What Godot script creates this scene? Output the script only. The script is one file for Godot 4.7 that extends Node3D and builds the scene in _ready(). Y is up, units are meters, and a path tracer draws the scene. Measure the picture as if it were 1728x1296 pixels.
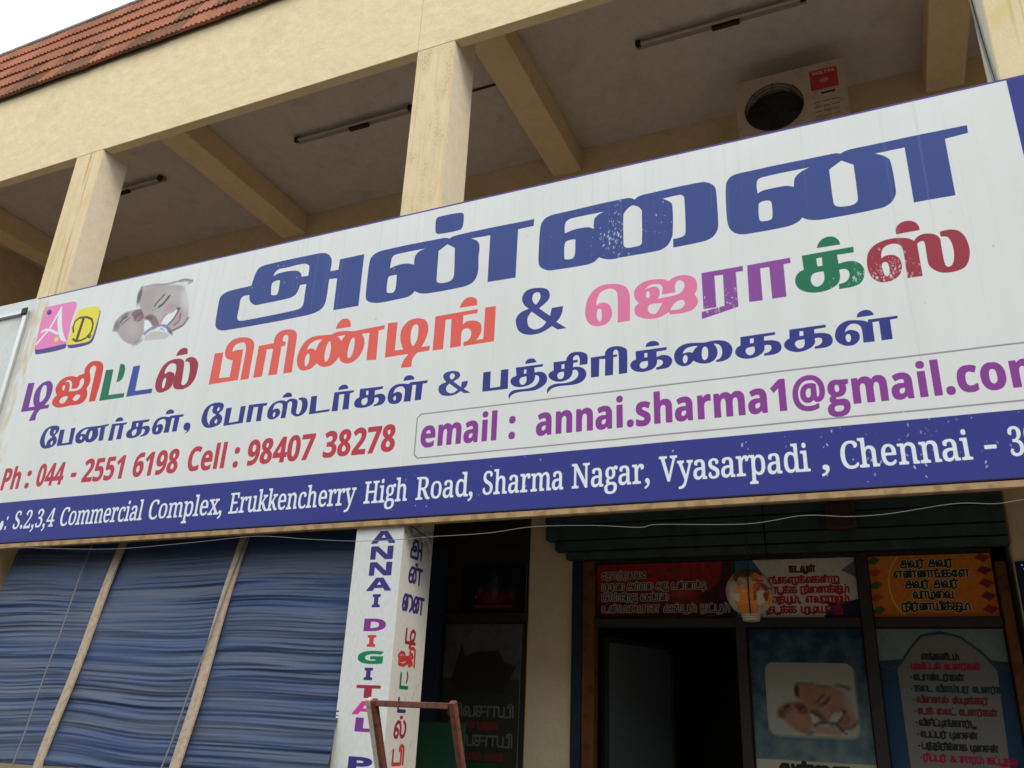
extends Node3D
# A shop front under a long printed sign board on an arcaded two-storey commercial building, seen from the street.
# x runs along the front, y is up, z points out to the street; the front face of the upper pillars is z = 0.

var M := {}
var rng := RandomNumberGenerator.new()
var names_used := {}

func _ready():
	rng.seed = 7
	# ---- camera, sky, sun, exposure
	var cam := Camera3D.new()
	cam.name = "camera"
	cam.fov = 49.863
	cam.near = 0.05
	cam.far = 400.0
	cam.transform = Transform3D(Basis(Vector3(0.914987, 0.042498, -0.401239), Vector3(0.114640, 0.926072, 0.359512), Vector3(0.386854, -0.374947, 0.842472)).orthonormalized(), Vector3(0, 1.55, 3.6))
	add_child(cam)
	cam.current = true
	var e := Environment.new()
	e.background_mode = Environment.BG_SKY
	e.tonemap_mode = Environment.TONE_MAPPER_LINEAR
	e.tonemap_exposure = EXPOSURE
	e.sdfgi_enabled = true
	e.ssao_enabled = true
	e.ssil_enabled = true
	var sm := ProceduralSkyMaterial.new()
	sm.sky_top_color = Color(0.86, 0.92, 0.97)
	sm.sky_horizon_color = Color(0.93, 0.95, 0.97)
	sm.sky_curve = 0.2
	sm.sky_energy_multiplier = SKY_ENERGY
	sm.ground_bottom_color = Color(0.30, 0.27, 0.24)
	sm.ground_horizon_color = Color(0.45, 0.43, 0.41)
	var sky := Sky.new()
	sky.sky_material = sm
	e.sky = sky
	var we := WorldEnvironment.new()
	we.name = "environment"
	we.environment = e
	add_child(we)
	var sun := DirectionalLight3D.new()
	sun.name = "sun"
	sun.light_energy = SUN_ENERGY
	sun.light_angular_distance = 20.0
	sun.light_color = Color(1.0, 0.95, 0.87)
	sun.shadow_enabled = true
	add_child(sun)
	sun.look_at_from_position(Vector3(10.0, 8.0, 6.0), Vector3.ZERO, Vector3.UP)
	make_materials()
	build_ground()
	build_opposite()
	build_building()
	build_roof()
	build_main_sign()
	build_side_sign()
	build_curtain()
	build_corridor_fittings()
	build_shop_front()
	build_posters()
	build_small_things()

const EXPOSURE := 1.0
const SKY_ENERGY := 1.46
const SUN_ENERGY := 0.5

# ---------------------------------------------------------------- node helpers
func numbered(called: String) -> String:
	var n: int = names_used.get(called, 0)
	names_used[called] = n + 1
	return called if n == 0 else "%s_%03d" % [called, n]

func thing(called: String, label: String, category: String, at := Vector3.ZERO, group := "") -> Node3D:
	var o := Node3D.new()
	o.name = numbered(called)
	add_child(o)
	o.position = at
	tag(o, label, category, group)
	return o

func tag(o: Node, label: String, category: String, group := "") -> void:
	o.set_meta("label", label)
	o.set_meta("category", category)
	if group != "":
		o.set_meta("group", group)

func part(called: String, mesh: Mesh, mat: Material, parent: Node, at := Vector3.ZERO, b := Basis.IDENTITY) -> MeshInstance3D:
	var o := MeshInstance3D.new()
	o.name = called
	o.mesh = mesh
	if mat != null:
		o.material_override = mat
	o.transform = Transform3D(b, at)
	parent.add_child(o, true)
	return o

# ---------------------------------------------------------------- mesh helpers
func quad(st: SurfaceTool, a: Vector3, b: Vector3, c: Vector3, d: Vector3, u0 := 0.0, v0 := 0.0, u1 := 1.0, v1 := 1.0) -> void:
	# a b c d: seen from the front, counter-clockwise from the lower left; uv (u0,v1) is at a
	var n := (b - a).cross(d - a).normalized()
	st.set_normal(n)
	st.set_uv(Vector2(u0, v1)); st.add_vertex(a)
	st.set_uv(Vector2(u1, v0)); st.add_vertex(c)
	st.set_uv(Vector2(u1, v1)); st.add_vertex(b)
	st.set_uv(Vector2(u0, v1)); st.add_vertex(a)
	st.set_uv(Vector2(u0, v0)); st.add_vertex(d)
	st.set_uv(Vector2(u1, v0)); st.add_vertex(c)

func tri(st: SurfaceTool, a: Vector3, b: Vector3, c: Vector3) -> void:
	st.set_normal((b - a).cross(c - a).normalized())
	st.set_uv(Vector2(a.x, a.y)); st.add_vertex(a)
	st.set_uv(Vector2(c.x, c.y)); st.add_vertex(c)
	st.set_uv(Vector2(b.x, b.y)); st.add_vertex(b)

func add_box(st: SurfaceTool, lo: Vector3, hi: Vector3, ch := 0.0, skip_front := false) -> void:
	# a box with chamfered edges (ch = 0: plain)
	if ch <= 0.0:
		var p := func(x, y, z): return Vector3(hi.x if x else lo.x, hi.y if y else lo.y, hi.z if z else lo.z)
		if not skip_front:
			quad(st, p.call(0, 0, 1), p.call(1, 0, 1), p.call(1, 1, 1), p.call(0, 1, 1))
		quad(st, p.call(1, 0, 0), p.call(0, 0, 0), p.call(0, 1, 0), p.call(1, 1, 0))
		quad(st, p.call(1, 0, 1), p.call(1, 0, 0), p.call(1, 1, 0), p.call(1, 1, 1))
		quad(st, p.call(0, 0, 0), p.call(0, 0, 1), p.call(0, 1, 1), p.call(0, 1, 0))
		quad(st, p.call(0, 1, 1), p.call(1, 1, 1), p.call(1, 1, 0), p.call(0, 1, 0))
		quad(st, p.call(0, 0, 0), p.call(1, 0, 0), p.call(1, 0, 1), p.call(0, 0, 1))
		return
	var c := (lo + hi) * 0.5
	var h := (hi - lo) * 0.5
	var V := func(s: Vector3, ax: int) -> Vector3:
		# the vertex of corner s that lies on the face across axis ax
		var q := Vector3(s.x * (h.x - ch), s.y * (h.y - ch), s.z * (h.z - ch))
		q[ax] = s[ax] * h[ax]
		return c + q
	for ax in 3:
		var a1 := (ax + 1) % 3
		var a2 := (ax + 2) % 3
		for s in [-1.0, 1.0]:
			if skip_front and ax == 2 and s > 0.0:
				continue
			var k := []
			for t in [[-1.0, -1.0], [1.0, -1.0], [1.0, 1.0], [-1.0, 1.0]]:
				var g := Vector3.ZERO
				g[ax] = s
				g[a1] = t[0] * s
				g[a2] = t[1]
				k.append(V.call(g, ax))
			quad(st, k[0], k[1], k[2], k[3])
		# edges parallel to ax
		for s1 in [-1.0, 1.0]:
			for s2 in [-1.0, 1.0]:
				var lo_c := Vector3.ZERO
				lo_c[ax] = -1.0; lo_c[a1] = s1; lo_c[a2] = s2
				var hi_c := lo_c
				hi_c[ax] = 1.0
				var A: Vector3 = V.call(lo_c, a1)
				var B: Vector3 = V.call(hi_c, a1)
				var C2: Vector3 = V.call(hi_c, a2)
				var D2: Vector3 = V.call(lo_c, a2)
				var out_dir := Vector3.ZERO
				out_dir[a1] = s1; out_dir[a2] = s2
				if (B - A).cross(D2 - A).dot(out_dir) > 0.0:
					quad(st, A, B, C2, D2)
				else:
					quad(st, B, A, D2, C2)
	for sx in [-1.0, 1.0]:
		for sy in [-1.0, 1.0]:
			for sz in [-1.0, 1.0]:
				var s3 := Vector3(sx, sy, sz)
				var A: Vector3 = V.call(s3, 0)
				var B: Vector3 = V.call(s3, 1)
				var C3: Vector3 = V.call(s3, 2)
				if (B - A).cross(C3 - A).dot(s3) > 0.0:
					tri(st, A, B, C3)
				else:
					tri(st, A, C3, B)

func st_new() -> SurfaceTool:
	var st := SurfaceTool.new()
	st.begin(Mesh.PRIMITIVE_TRIANGLES)
	return st

func box_mesh(lo: Vector3, hi: Vector3, ch := 0.0) -> ArrayMesh:
	var st := st_new()
	add_box(st, lo, hi, ch)
	return st.commit()

func bx(called: String, x0: float, x1: float, y0: float, y1: float, z0: float, z1: float, mat: Material, parent: Node, ch := 0.0) -> MeshInstance3D:
	# a box of the building, given in world metres
	var c := Vector3((x0 + x1) * 0.5, (y0 + y1) * 0.5, (z0 + z1) * 0.5)
	var h := Vector3((x1 - x0) * 0.5, (y1 - y0) * 0.5, (z1 - z0) * 0.5)
	var pos := c
	if parent is Node3D and parent != self:
		pos = c - parent_origin(parent)
	return part(called, box_mesh(-h, h, ch), mat, parent, pos)

func parent_origin(n: Node) -> Vector3:
	var o := Vector3.ZERO
	while n != self and n is Node3D:
		o += n.position
		n = n.get_parent()
	return o

func tube(st: SurfaceTool, pts: Array, radius: float, sides := 6, end_radius := -1.0) -> void:
	var prev := []
	var up := Vector3(0.3, 1.0, 0.2).normalized()
	for i in pts.size():
		var d: Vector3
		if i == 0:
			d = pts[1] - pts[0]
		elif i == pts.size() - 1:
			d = pts[i] - pts[i - 1]
		else:
			d = pts[i + 1] - pts[i - 1]
		d = d.normalized()
		var ref := up if absf(d.dot(up)) < 0.95 else Vector3(1, 0, 0)
		var a := d.cross(ref).normalized()
		var b := a.cross(d).normalized()
		var r := radius if end_radius < 0.0 else lerpf(radius, end_radius, float(i) / (pts.size() - 1))
		var ring := []
		for k in sides:
			var t := TAU * k / sides
			ring.append([pts[i] + (a * cos(t) + b * sin(t)) * r, a * cos(t) + b * sin(t)])
		if i > 0:
			for k in sides:
				var k2 := (k + 1) % sides
				vert(st, prev[k]); vert(st, prev[k2]); vert(st, ring[k2])
				vert(st, prev[k]); vert(st, ring[k2]); vert(st, ring[k])
		if i == 0 or i == pts.size() - 1:
			for k in sides:
				var k2 := (k + 1) % sides
				var n := -d if i == 0 else d
				st.set_normal(n); st.set_uv(Vector2.ZERO); st.add_vertex(pts[i])
				st.set_normal(n); st.set_uv(Vector2.ZERO); st.add_vertex(ring[k if i == 0 else k2][0])
				st.set_normal(n); st.set_uv(Vector2.ZERO); st.add_vertex(ring[k2 if i == 0 else k][0])
		prev = ring

func vert(st: SurfaceTool, v: Array) -> void:
	st.set_normal(v[1])
	st.set_uv(Vector2(v[0].x, v[0].y))
	st.add_vertex(v[0])

func tube_mesh(pts: Array, radius: float, sides := 6) -> ArrayMesh:
	var st := st_new()
	tube(st, pts, radius, sides)
	return st.commit()

func bar_mesh(a: Vector3, b: Vector3, w: float, d: float, face := Vector3(0, 0, 1)) -> ArrayMesh:
	# a rectangular bar from a to b, w across, d deep along face
	var st := st_new()
	var t := (b - a).normalized()
	var n := (face - t * face.dot(t)).normalized()
	var L := (b - a).length()
	add_box(st, Vector3(-w * 0.5, 0, -d * 0.5), Vector3(w * 0.5, L, d * 0.5), minf(w, d) * 0.12)
	var m := st.commit()
	var st2 := st_new()
	st2.append_from(m, 0, Transform3D(Basis(t.cross(n), t, n), a))
	return st2.commit()

func lathe_mesh(profile: Array, sides := 32) -> ArrayMesh:
	# profile: Vector2(radius, height) from the bottom up
	var st := st_new()
	st.set_smooth_group(0)
	for i in profile.size() - 1:
		var p: Vector2 = profile[i]
		var q: Vector2 = profile[i + 1]
		for k in sides:
			var t0 := TAU * k / sides
			var t1 := TAU * (k + 1) / sides
			var A := Vector3(cos(t0) * p.x, p.y, sin(t0) * p.x)
			var B := Vector3(cos(t1) * p.x, p.y, sin(t1) * p.x)
			var C2 := Vector3(cos(t1) * q.x, q.y, sin(t1) * q.x)
			var D2 := Vector3(cos(t0) * q.x, q.y, sin(t0) * q.x)
			var uv := func(v: Vector3, u: float) -> Vector2: return Vector2(u, 1.0 - (v.y - profile[0].y) / (profile[-1].y - profile[0].y))
			var u0 := float(k) / sides
			var u1 := float(k + 1) / sides
			for w in [[A, u0], [B, u1], [C2, u1], [A, u0], [C2, u1], [D2, u0]]:
				st.set_uv(uv.call(w[0], w[1]))
				st.add_vertex(w[0])
	st.generate_normals()
	return st.commit()

# ---------------------------------------------------------------- print helpers: filled outlines on an Image
func spline(c: Array, scale: float, off: Vector2) -> PackedVector2Array:
	# c: x, y, corner flag ...; closed outline with smooth joins except at corners
	var n := c.size() / 3
	var P := PackedVector2Array()
	var K := []
	for i in n:
		P.append(Vector2(c[i * 3], c[i * 3 + 1]) * scale + off)
		K.append(c[i * 3 + 2])
	var out := PackedVector2Array()
	for i in n:
		var p0 := P[(i + n - 1) % n]
		var p1 := P[i]
		var p2 := P[(i + 1) % n]
		var p3 := P[(i + 2) % n]
		var L := p1.distance_to(p2)
		out.append(p1)
		if (K[i] == 1 and K[(i + 1) % n] == 1) or L < 0.0001:
			continue
		var m1 := (p2 - p1)
		var m2 := (p2 - p1)
		if K[i] == 0:
			m1 = (p2 - p0) * (L / maxf(L + p0.distance_to(p1), 0.00001))
		if K[(i + 1) % n] == 0:
			m2 = (p3 - p1) * (L / maxf(L + p2.distance_to(p3), 0.00001))
		for k in range(1, 5):
			var t := k / 5.0
			var t2 := t * t
			var t3 := t2 * t
			out.append(p1 * (2.0 * t3 - 3.0 * t2 + 1.0) + m1 * (t3 - 2.0 * t2 + t) + p2 * (-2.0 * t3 + 3.0 * t2) + m2 * (t3 - t2))
	return out

func stroke_polys(pts: PackedVector2Array, w: float) -> Array:
	# a line of width w as overlapping eight-sided pieces
	var out := []
	for i in pts.size() - 1:
		var a := pts[i]
		var b := pts[i + 1]
		var d := (b - a)
		if d.length() < 0.00001:
			d = Vector2(0.00001, 0)
		d = d.normalized() * w * 0.5
		var n := Vector2(-d.y, d.x)
		out.append(PackedVector2Array([a + n, a - d * 0.7 + n * 0.7, a - d, a - d * 0.7 - n * 0.7, a - n, b - n, b + d * 0.7 - n * 0.7, b + d, b + d * 0.7 + n * 0.7, b + n]))
	return out

func fill(img: Image, polys: Array, ppm: float, org: Vector2, color: Color, alpha := 1.0) -> void:
	# non-zero winding fill of outlines given in metres (y up); org: metres at the picture's top left corner
	var W := img.get_width()
	var H := img.get_height()
	var edges := []
	var ymin := 1e9
	var ymax := -1e9
	var xmin := 1e9
	var xmax := -1e9
	for poly in polys:
		var n: int = poly.size()
		for i in n:
			var a: Vector2 = poly[i]
			var b: Vector2 = poly[(i + 1) % n]
			var ax := (a.x - org.x) * ppm
			var ay := (org.y - a.y) * ppm
			var bx2 := (b.x - org.x) * ppm
			var by := (org.y - b.y) * ppm
			xmin = minf(xmin, ax); xmax = maxf(xmax, ax)
			ymin = minf(ymin, ay); ymax = maxf(ymax, ay)
			if ay == by:
				continue
			if ay < by:
				edges.append([ay, by, ax, (bx2 - ax) / (by - ay), 1])
			else:
				edges.append([by, ay, bx2, (ax - bx2) / (ay - by), -1])
	if xmax < 0.0 or xmin >= W or ymax < 0.0 or ymin >= H or edges.is_empty():
		return
	edges.sort_custom(func(p, q): return p[0] < q[0])
	var y0 := maxi(0, int(floor(ymin)))
	var y1 := mini(H - 1, int(floor(ymax)))
	var next := 0
	var active := []
	var width := W + 2
	var SUB := 3
	for y in range(y0, y1 + 1):
		while next < edges.size() and edges[next][0] < y + 1.0:
			active.append(edges[next])
			next += 1
		var acc := PackedFloat32Array()
		acc.resize(width)
		var dif := PackedFloat32Array()
		dif.resize(width)
		var lo := W
		var hi := -1
		var keep := []
		for ed in active:
			if ed[1] > y:
				keep.append(ed)
		active = keep
		for s in SUB:
			var yy := y + (s + 0.5) / SUB
			var xs := []
			for ed in active:
				if ed[0] <= yy and ed[1] > yy:
					xs.append(Vector2(ed[2] + (yy - ed[0]) * ed[3], ed[4]))
			if xs.is_empty():
				continue
			xs.sort()
			var w := 0
			for i in xs.size():
				var was := w
				w += int(xs[i].y)
				if was != 0 and i > 0:
					var a := clampf(xs[i - 1].x, 0.0, W)
					var b := clampf(xs[i].x, 0.0, W)
					if b > a:
						var ia := int(a)
						var ib := int(b)
						lo = mini(lo, ia)
						hi = maxi(hi, ib)
						if ia == ib:
							acc[ia] += b - a
						else:
							acc[ia] += ia + 1.0 - a
							dif[ia + 1] += 1.0
							dif[ib] -= 1.0
							acc[ib] += b - ib
		if hi < lo:
			continue
		hi = mini(hi, W - 1)
		var run := 0.0
		var solid := -1
		for x in range(lo, hi + 1):
			run += dif[x]
			var cov := (acc[x] + run) / SUB
			if cov > 0.99 and alpha >= 1.0:
				if solid < 0:
					solid = x
				continue
			if solid >= 0:
				img.fill_rect(Rect2i(solid, y, x - solid, 1), color)
				solid = -1
			if cov > 0.004:
				img.set_pixel(x, y, img.get_pixel(x, y).lerp(color, minf(cov, 1.0) * alpha))
		if solid >= 0:
			img.fill_rect(Rect2i(solid, y, hi + 1 - solid, 1), color)

func rect_poly(x0: float, y0: float, x1: float, y1: float) -> PackedVector2Array:
	return PackedVector2Array([Vector2(x0, y0), Vector2(x1, y0), Vector2(x1, y1), Vector2(x0, y1)])

func ellipse_poly(c: Vector2, rx: float, ry: float, n := 28) -> PackedVector2Array:
	var p := PackedVector2Array()
	for i in n:
		p.append(c + Vector2(cos(TAU * i / n) * rx, sin(TAU * i / n) * ry))
	return p

func soft_blob(img: Image, ppm: float, org: Vector2, c: Vector2, k: Array, soft: float, color: Color, alpha: float) -> void:
	# an ellipse with a feathered edge: k is the 2 x 2 map from the unit circle to metres
	var det: float = k[0] * k[3] - k[1] * k[2]
	if absf(det) < 1e-9:
		return
	var ex := (absf(k[0]) + absf(k[1])) * ppm
	var ey := (absf(k[2]) + absf(k[3])) * ppm
	var cx := (c.x - org.x) * ppm
	var cy := (org.y - c.y) * ppm
	for y in range(maxi(0, int(cy - ey)), mini(img.get_height(), int(cy + ey) + 1)):
		for x in range(maxi(0, int(cx - ex)), mini(img.get_width(), int(cx + ex) + 1)):
			var dx := (x - cx) / ppm
			var dy := -(y - cy) / ppm
			var u: float = (k[3] * dx - k[1] * dy) / det
			var v: float = (-k[2] * dx + k[0] * dy) / det
			var r := sqrt(u * u + v * v)
			if r < 1.0:
				var a := clampf((1.0 - r) / soft, 0.0, 1.0)
				a = a * a * (3.0 - 2.0 * a)
				img.set_pixel(x, y, img.get_pixel(x, y).lerp(color, a * alpha))

var fonts := {}
func font_rid(style: int) -> RID:
	if not fonts.has(style):
		var f := SystemFont.new()
		f.font_names = PackedStringArray(["Droid Sans" if style == 0 else "Droid Serif"])
		f.font_weight = 700 if style == 0 else 400
		fonts[style] = f
	return fonts[style].get_rids()[0]

func latin(text: String, style: int) -> Dictionary:
	# outlines of a word at size 64, with the bounds of its ink
	var ts = TextServerManager.get_primary_interface()
	var id := font_rid(style)
	var pen := 0.0
	var polys := []
	var box := Rect2()
	for i in text.length():
		var g: int = ts.font_get_glyph_index(id, 64, text.unicode_at(i), 0)
		var c: Dictionary = ts.font_get_glyph_contours(id, 64, g)
		var from := 0
		for last in c.contours:
			var poly := PackedVector2Array()
			for k in range(from, last + 1):
				var p := Vector2(c.points[k].x + pen, -c.points[k].y)
				poly.append(p)
				box = Rect2(p, Vector2.ZERO) if polys.is_empty() and k == from else box.expand(p)
			from = last + 1
			polys.append(poly)
		pen += ts.font_get_glyph_advance(id, 64, g).x
	return {"polys": polys, "box": box}

func latin_in(img: Image, ppm: float, org: Vector2, text: String, style: int, x0: float, x1: float, base: float, top: float, ref: String, color: Color, bolder := 0.0) -> void:
	var w := latin(text, style)
	var cap: float = latin(ref, style).box.end.y
	var sx: float = (x1 - x0) / w.box.size.x
	var sy := (top - base) / cap
	var out := []
	for poly in w.polys:
		var q := PackedVector2Array()
		for p in poly:
			q.append(Vector2(x0 + (p.x - w.box.position.x) * sx, base + p.y * sy))
		out.append(q)
	fill(img, out, ppm, org, color)
	if bolder > 0.0:
		for q in out:
			var line: PackedVector2Array = q.duplicate()
			line.append(q[0])
			fill(img, stroke_polys(line, bolder), ppm, org, color)

# Tamil letters as pen lines in a box 100 high: [advance, [line, line ...]]; a line is x, y, x, y ...
const PEN := {
	"k": [104, [[0, 100, 92, 100], [12, 100, 12, 52], [46, 100, 46, 20, 34, 2, 12, 2, 1, 22, 12, 46, 46, 50], [46, 52, 80, 56, 96, 36, 88, 10, 62, 0]]],
	"c": [100, [[0, 100, 88, 100], [12, 100, 12, 52], [46, 100, 46, 20, 34, 2, 12, 2, 1, 22, 12, 46, 90, 50]]],
	"th": [104, [[0, 100, 92, 100], [12, 100, 12, 52], [46, 100, 46, 20, 34, 2, 12, 2, 1, 22, 12, 46, 46, 50], [46, 52, 80, 56, 98, 34, 88, 2, 50, -16, 4, -24]]],
	"t": [84, [[2, 100, 2, 0, 76, 0]]],
	"ti": [104, [[2, 100, 2, 0, 98, 0], [44, -34, 56, -6, 88, 36, 94, 78, 76, 98, 54, 84, 46, 46, 60, 4]]],
	"p": [92, [[4, 100, 4, 0, 80, 0, 80, 100]]],
	"m": [108, [[4, 100, 4, 0, 50, 0, 50, 60, 62, 92, 84, 92, 95, 66, 95, 0]]],
	"y": [112, [[4, 100, 4, 26, 16, 2, 38, 2, 50, 26, 50, 100], [50, 0, 100, 0, 100, 100]]],
	"r": [92, [[4, 0, 4, 100, 88, 100], [58, 100, 58, 0, 8, -22]]],
	"aa": [92, [[4, 0, 4, 100, 88, 100], [58, 100, 58, 0]]],
	"n2": [134, [[36, 42, 24, 52, 8, 42, 3, 22, 12, 3, 28, 3, 38, 22, 36, 42], [3, 22, 6, 62, 22, 96, 46, 98, 64, 72, 66, 30, 54, 3, 42, 12, 40, 50, 50, 86, 66, 98, 124, 98], [100, 98, 100, 0]]],
	"N": [166, [[30, 42, 20, 52, 7, 42, 3, 22, 10, 3, 23, 3, 32, 22, 30, 42], [3, 22, 6, 66, 20, 96, 40, 98, 54, 72, 55, 30, 46, 3, 36, 12, 35, 50, 46, 90, 66, 98, 88, 80, 92, 40, 82, 3, 70, 12, 70, 60, 82, 92, 100, 98, 158, 98], [130, 98, 130, 0]]],
	"l": [108, [[34, 42, 22, 52, 6, 42, 3, 20, 12, 2, 28, 3, 36, 22, 34, 42], [3, 22, 8, 66, 26, 96, 46, 92, 54, 62, 54, 22, 66, 2, 86, 10, 98, 46, 92, 84, 78, 98]]],
	"L": [128, [[34, 42, 22, 52, 6, 42, 3, 20, 12, 2, 28, 3, 36, 22, 34, 42], [3, 22, 8, 66, 26, 96, 46, 96, 60, 70, 60, 0], [52, 98, 120, 98], [98, 98, 98, 0]]],
	"v": [112, [[34, 42, 22, 52, 6, 42, 3, 20, 12, 2, 28, 3, 36, 22, 34, 42], [3, 22, 8, 66, 26, 96, 46, 92, 56, 62, 56, 0, 100, 0, 100, 100]]],
	"zh": [104, [[4, 100, 4, 0, 48, 0, 48, 60, 60, 92, 82, 92, 92, 62, 84, 14, 56, -22, 30, -14, 40, 6]]],
	"n": [104, [[2, 0, 2, 100, 92, 100], [50, 100, 50, 0], [50, 52, 82, 56, 98, 34, 86, 2, 48, -18, 6, -22]]],
	"R": [104, [[4, 0, 4, 84, 20, 100, 42, 84, 42, 0], [42, 84, 62, 100, 86, 90, 96, 56, 84, 4, 52, -20, 4, -22]]],
	"ng": [132, [[2, 0, 2, 100, 80, 100], [46, 100, 46, 0], [46, 50, 74, 62, 92, 40, 80, 4, 62, 0, 122, 0, 122, 100]]],
	"j": [116, [[50, 46, 34, 60, 20, 50, 24, 32, 44, 34, 54, 56, 44, 86, 20, 88, 4, 62, 14, 44], [54, 56, 80, 60, 92, 82, 104, 86, 110, 66, 90, 44, 40, 40, 10, 30, 12, 6, 44, 0, 76, 24, 104, 30, 108, 12, 84, 2]]],
	"s": [132, [[34, 42, 22, 52, 6, 42, 3, 20, 12, 2, 28, 3, 36, 22, 34, 42], [3, 22, 8, 66, 26, 96, 44, 92, 52, 66, 52, 0], [52, 74, 66, 98, 80, 80, 80, 20, 94, 0, 114, 12, 124, 52, 114, 90, 100, 98]]],
	"A": [122, [[66, 100, 34, 100, 18, 78, 20, 48, 36, 38, 52, 48, 48, 66, 34, 64], [20, 48, 4, 40, 2, 0, 72, 0, 72, 78, 60, 100], [72, 52, 106, 52], [106, 100, 106, 0]]],
	"E": [118, [[34, 42, 22, 52, 6, 42, 3, 20, 12, 2, 28, 3, 36, 22, 34, 42], [3, 22, 8, 66, 26, 98, 108, 98], [78, 98, 78, 0]]],
	"U": [112, [[14, 64, 26, 52, 38, 66, 30, 92, 12, 92, 4, 66, 26, 40, 6, 24, 14, 0, 104, 0]]],
	"e": [76, [[34, 42, 22, 52, 6, 42, 3, 20, 12, 2, 28, 3, 36, 22, 34, 42], [3, 22, 8, 66, 26, 98, 50, 92, 62, 60, 62, 0]]],
	"ee": [76, [[44, 62, 56, 80, 46, 100, 24, 94, 6, 62, 6, 26, 24, 0, 50, 8, 52, 34, 36, 38, 28, 22], [44, 62, 32, 74, 34, 92]]],
	"ai": [120, [[30, 42, 20, 52, 7, 42, 3, 22, 10, 3, 23, 3, 32, 22, 30, 42], [3, 22, 6, 66, 20, 96, 40, 98, 54, 72, 55, 30, 46, 3, 36, 12, 35, 50, 46, 90, 66, 98, 88, 98, 108, 80, 108, 24, 86, 2]]],
	"&": [110, [[100, 0, 30, 70, 34, 96, 60, 98, 66, 76, 14, 40, 10, 12, 34, 0, 66, 10, 92, 50]]],
	"*": [70, [[20, 44, 30, 50]]],
	",": [44, [[16, 8, 18, 4, 10, -18]]],
	"_": [58, []],
}

func pen_text(img: Image, ppm: float, org: Vector2, text: String, x0: float, x1: float, base: float, h: float, weight: float, color: Color, tone := "") -> void:
	# text: letters apart by blanks; "." a dot over, "i" a hook over, "u" a tail under the letter before
	var s := h / 100.0
	var toks := text.split(" ", false)
	var lines := []
	var pen := 0.0
	var last := 0.0
	for tk in toks:
		if tk == ".":
			lines.append([pen - last * 0.5 - 8.0, 124.0, pen - last * 0.5 + 4.0, 124.0])
		elif tk == "i":
			lines.append([pen - 30.0, 96.0, pen - 26.0, 124.0, pen - 8.0, 132.0, pen + 8.0, 116.0, pen + 10.0, 0.0])
			pen += 22.0
		elif tk == "u":
			lines.append([pen - 20.0, 0.0, pen - 10.0, -22.0, pen - 46.0, -30.0, pen - 70.0, -16.0])
		else:
			var g: Array = PEN[tk]
			for ln in g[1]:
				var q := []
				for i in ln.size():
					q.append(ln[i] + (pen if i % 2 == 0 else 0.0))
				lines.append(q)
			last = g[0]
			pen += g[0]
	if toks.is_empty():
		return
	var sx := (x1 - x0) / pen if x1 > x0 else s
	var polys := []
	for ln in lines:
		var pts := PackedVector2Array()
		for i in ln.size() / 2:
			pts.append(Vector2(x0 + ln[i * 2] * sx, base + ln[i * 2 + 1] * s))
		polys.append_array(stroke_polys(pts, weight))
	fill(img, polys, ppm, org, color)

func print_material(img: Image, rough := 0.5, spec := 0.5) -> StandardMaterial3D:
	var m := StandardMaterial3D.new()
	img.generate_mipmaps()
	m.albedo_texture = ImageTexture.create_from_image(img)
	m.roughness = rough
	m.metallic_specular = spec
	m.texture_repeat = false
	return m

# ---------------------------------------------------------------- materials
func lin(r: float, g: float, b: float) -> Color:
	return Color(r, g, b).linear_to_srgb()

func noise(sd: int, freq: float, octaves := 4) -> FastNoiseLite:
	var n := FastNoiseLite.new()
	n.seed = sd
	n.noise_type = FastNoiseLite.TYPE_SIMPLEX_SMOOTH
	n.frequency = freq
	n.fractal_octaves = octaves
	return n

func seamless(sd: int, size: int, freq: float, octaves := 4) -> PackedByteArray:
	var im := noise(sd, freq, octaves).get_seamless_image(size, size)
	im.convert(Image.FORMAT_L8)
	return im.get_data()

func mottled(sd: int, a: Color, b: Color, speck: Color, size := 512, blotch := 0.006, share := 0.35, speck_share := 0.02, sx := 1) -> ImageTexture:
	# paint or plaster with large blotches, fine grain and small specks (colours are linear albedo)
	var n1 := seamless(sd, size, blotch, 4)
	var n2 := seamless(sd + 1, size, 0.03, 3)
	var n3 := seamless(sd + 2, size, 0.2, 2)
	var im := Image.create(size, size, false, Image.FORMAT_RGB8)
	for y in size:
		for x in size:
			var i := y * size + x
			var t := clampf((n1[i] / 255.0 - (1.0 - share)) / 0.3 + 0.25 * (n2[i] / 255.0 - 0.5), 0.0, 1.0)
			var c := a.lerp(b, t)
			var g := 1.0 + 0.10 * (n2[i] / 255.0 - 0.5) + 0.10 * (n3[i] / 255.0 - 0.5)
			c = Color(c.r * g, c.g * g, c.b * g)
			if n3[i] / 255.0 > 1.0 - speck_share * 6.0 and n2[i] > 150:
				c = c.lerp(speck, 0.6)
			im.set_pixel(x, y, c.linear_to_srgb())
	return ImageTexture.create_from_image(im)

func bump(sd: int, freq: float, strength: float, size := 256) -> ImageTexture:
	var im := noise(sd, freq, 4).get_seamless_image(size, size)
	im.convert(Image.FORMAT_L8)
	im.bump_map_to_normal_map(strength)
	return ImageTexture.create_from_image(im)

func surf(tex: Texture2D, scale: float, rough: float, nrm: Texture2D = null, depth := 0.5) -> StandardMaterial3D:
	var m := StandardMaterial3D.new()
	m.albedo_texture = tex
	m.uv1_triplanar = true
	m.uv1_world_triplanar = true
	m.uv1_scale = Vector3.ONE * scale
	m.roughness = rough
	m.metallic_specular = 0.3
	if nrm != null:
		m.normal_enabled = true
		m.normal_texture = nrm
		m.normal_scale = depth
	return m

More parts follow.
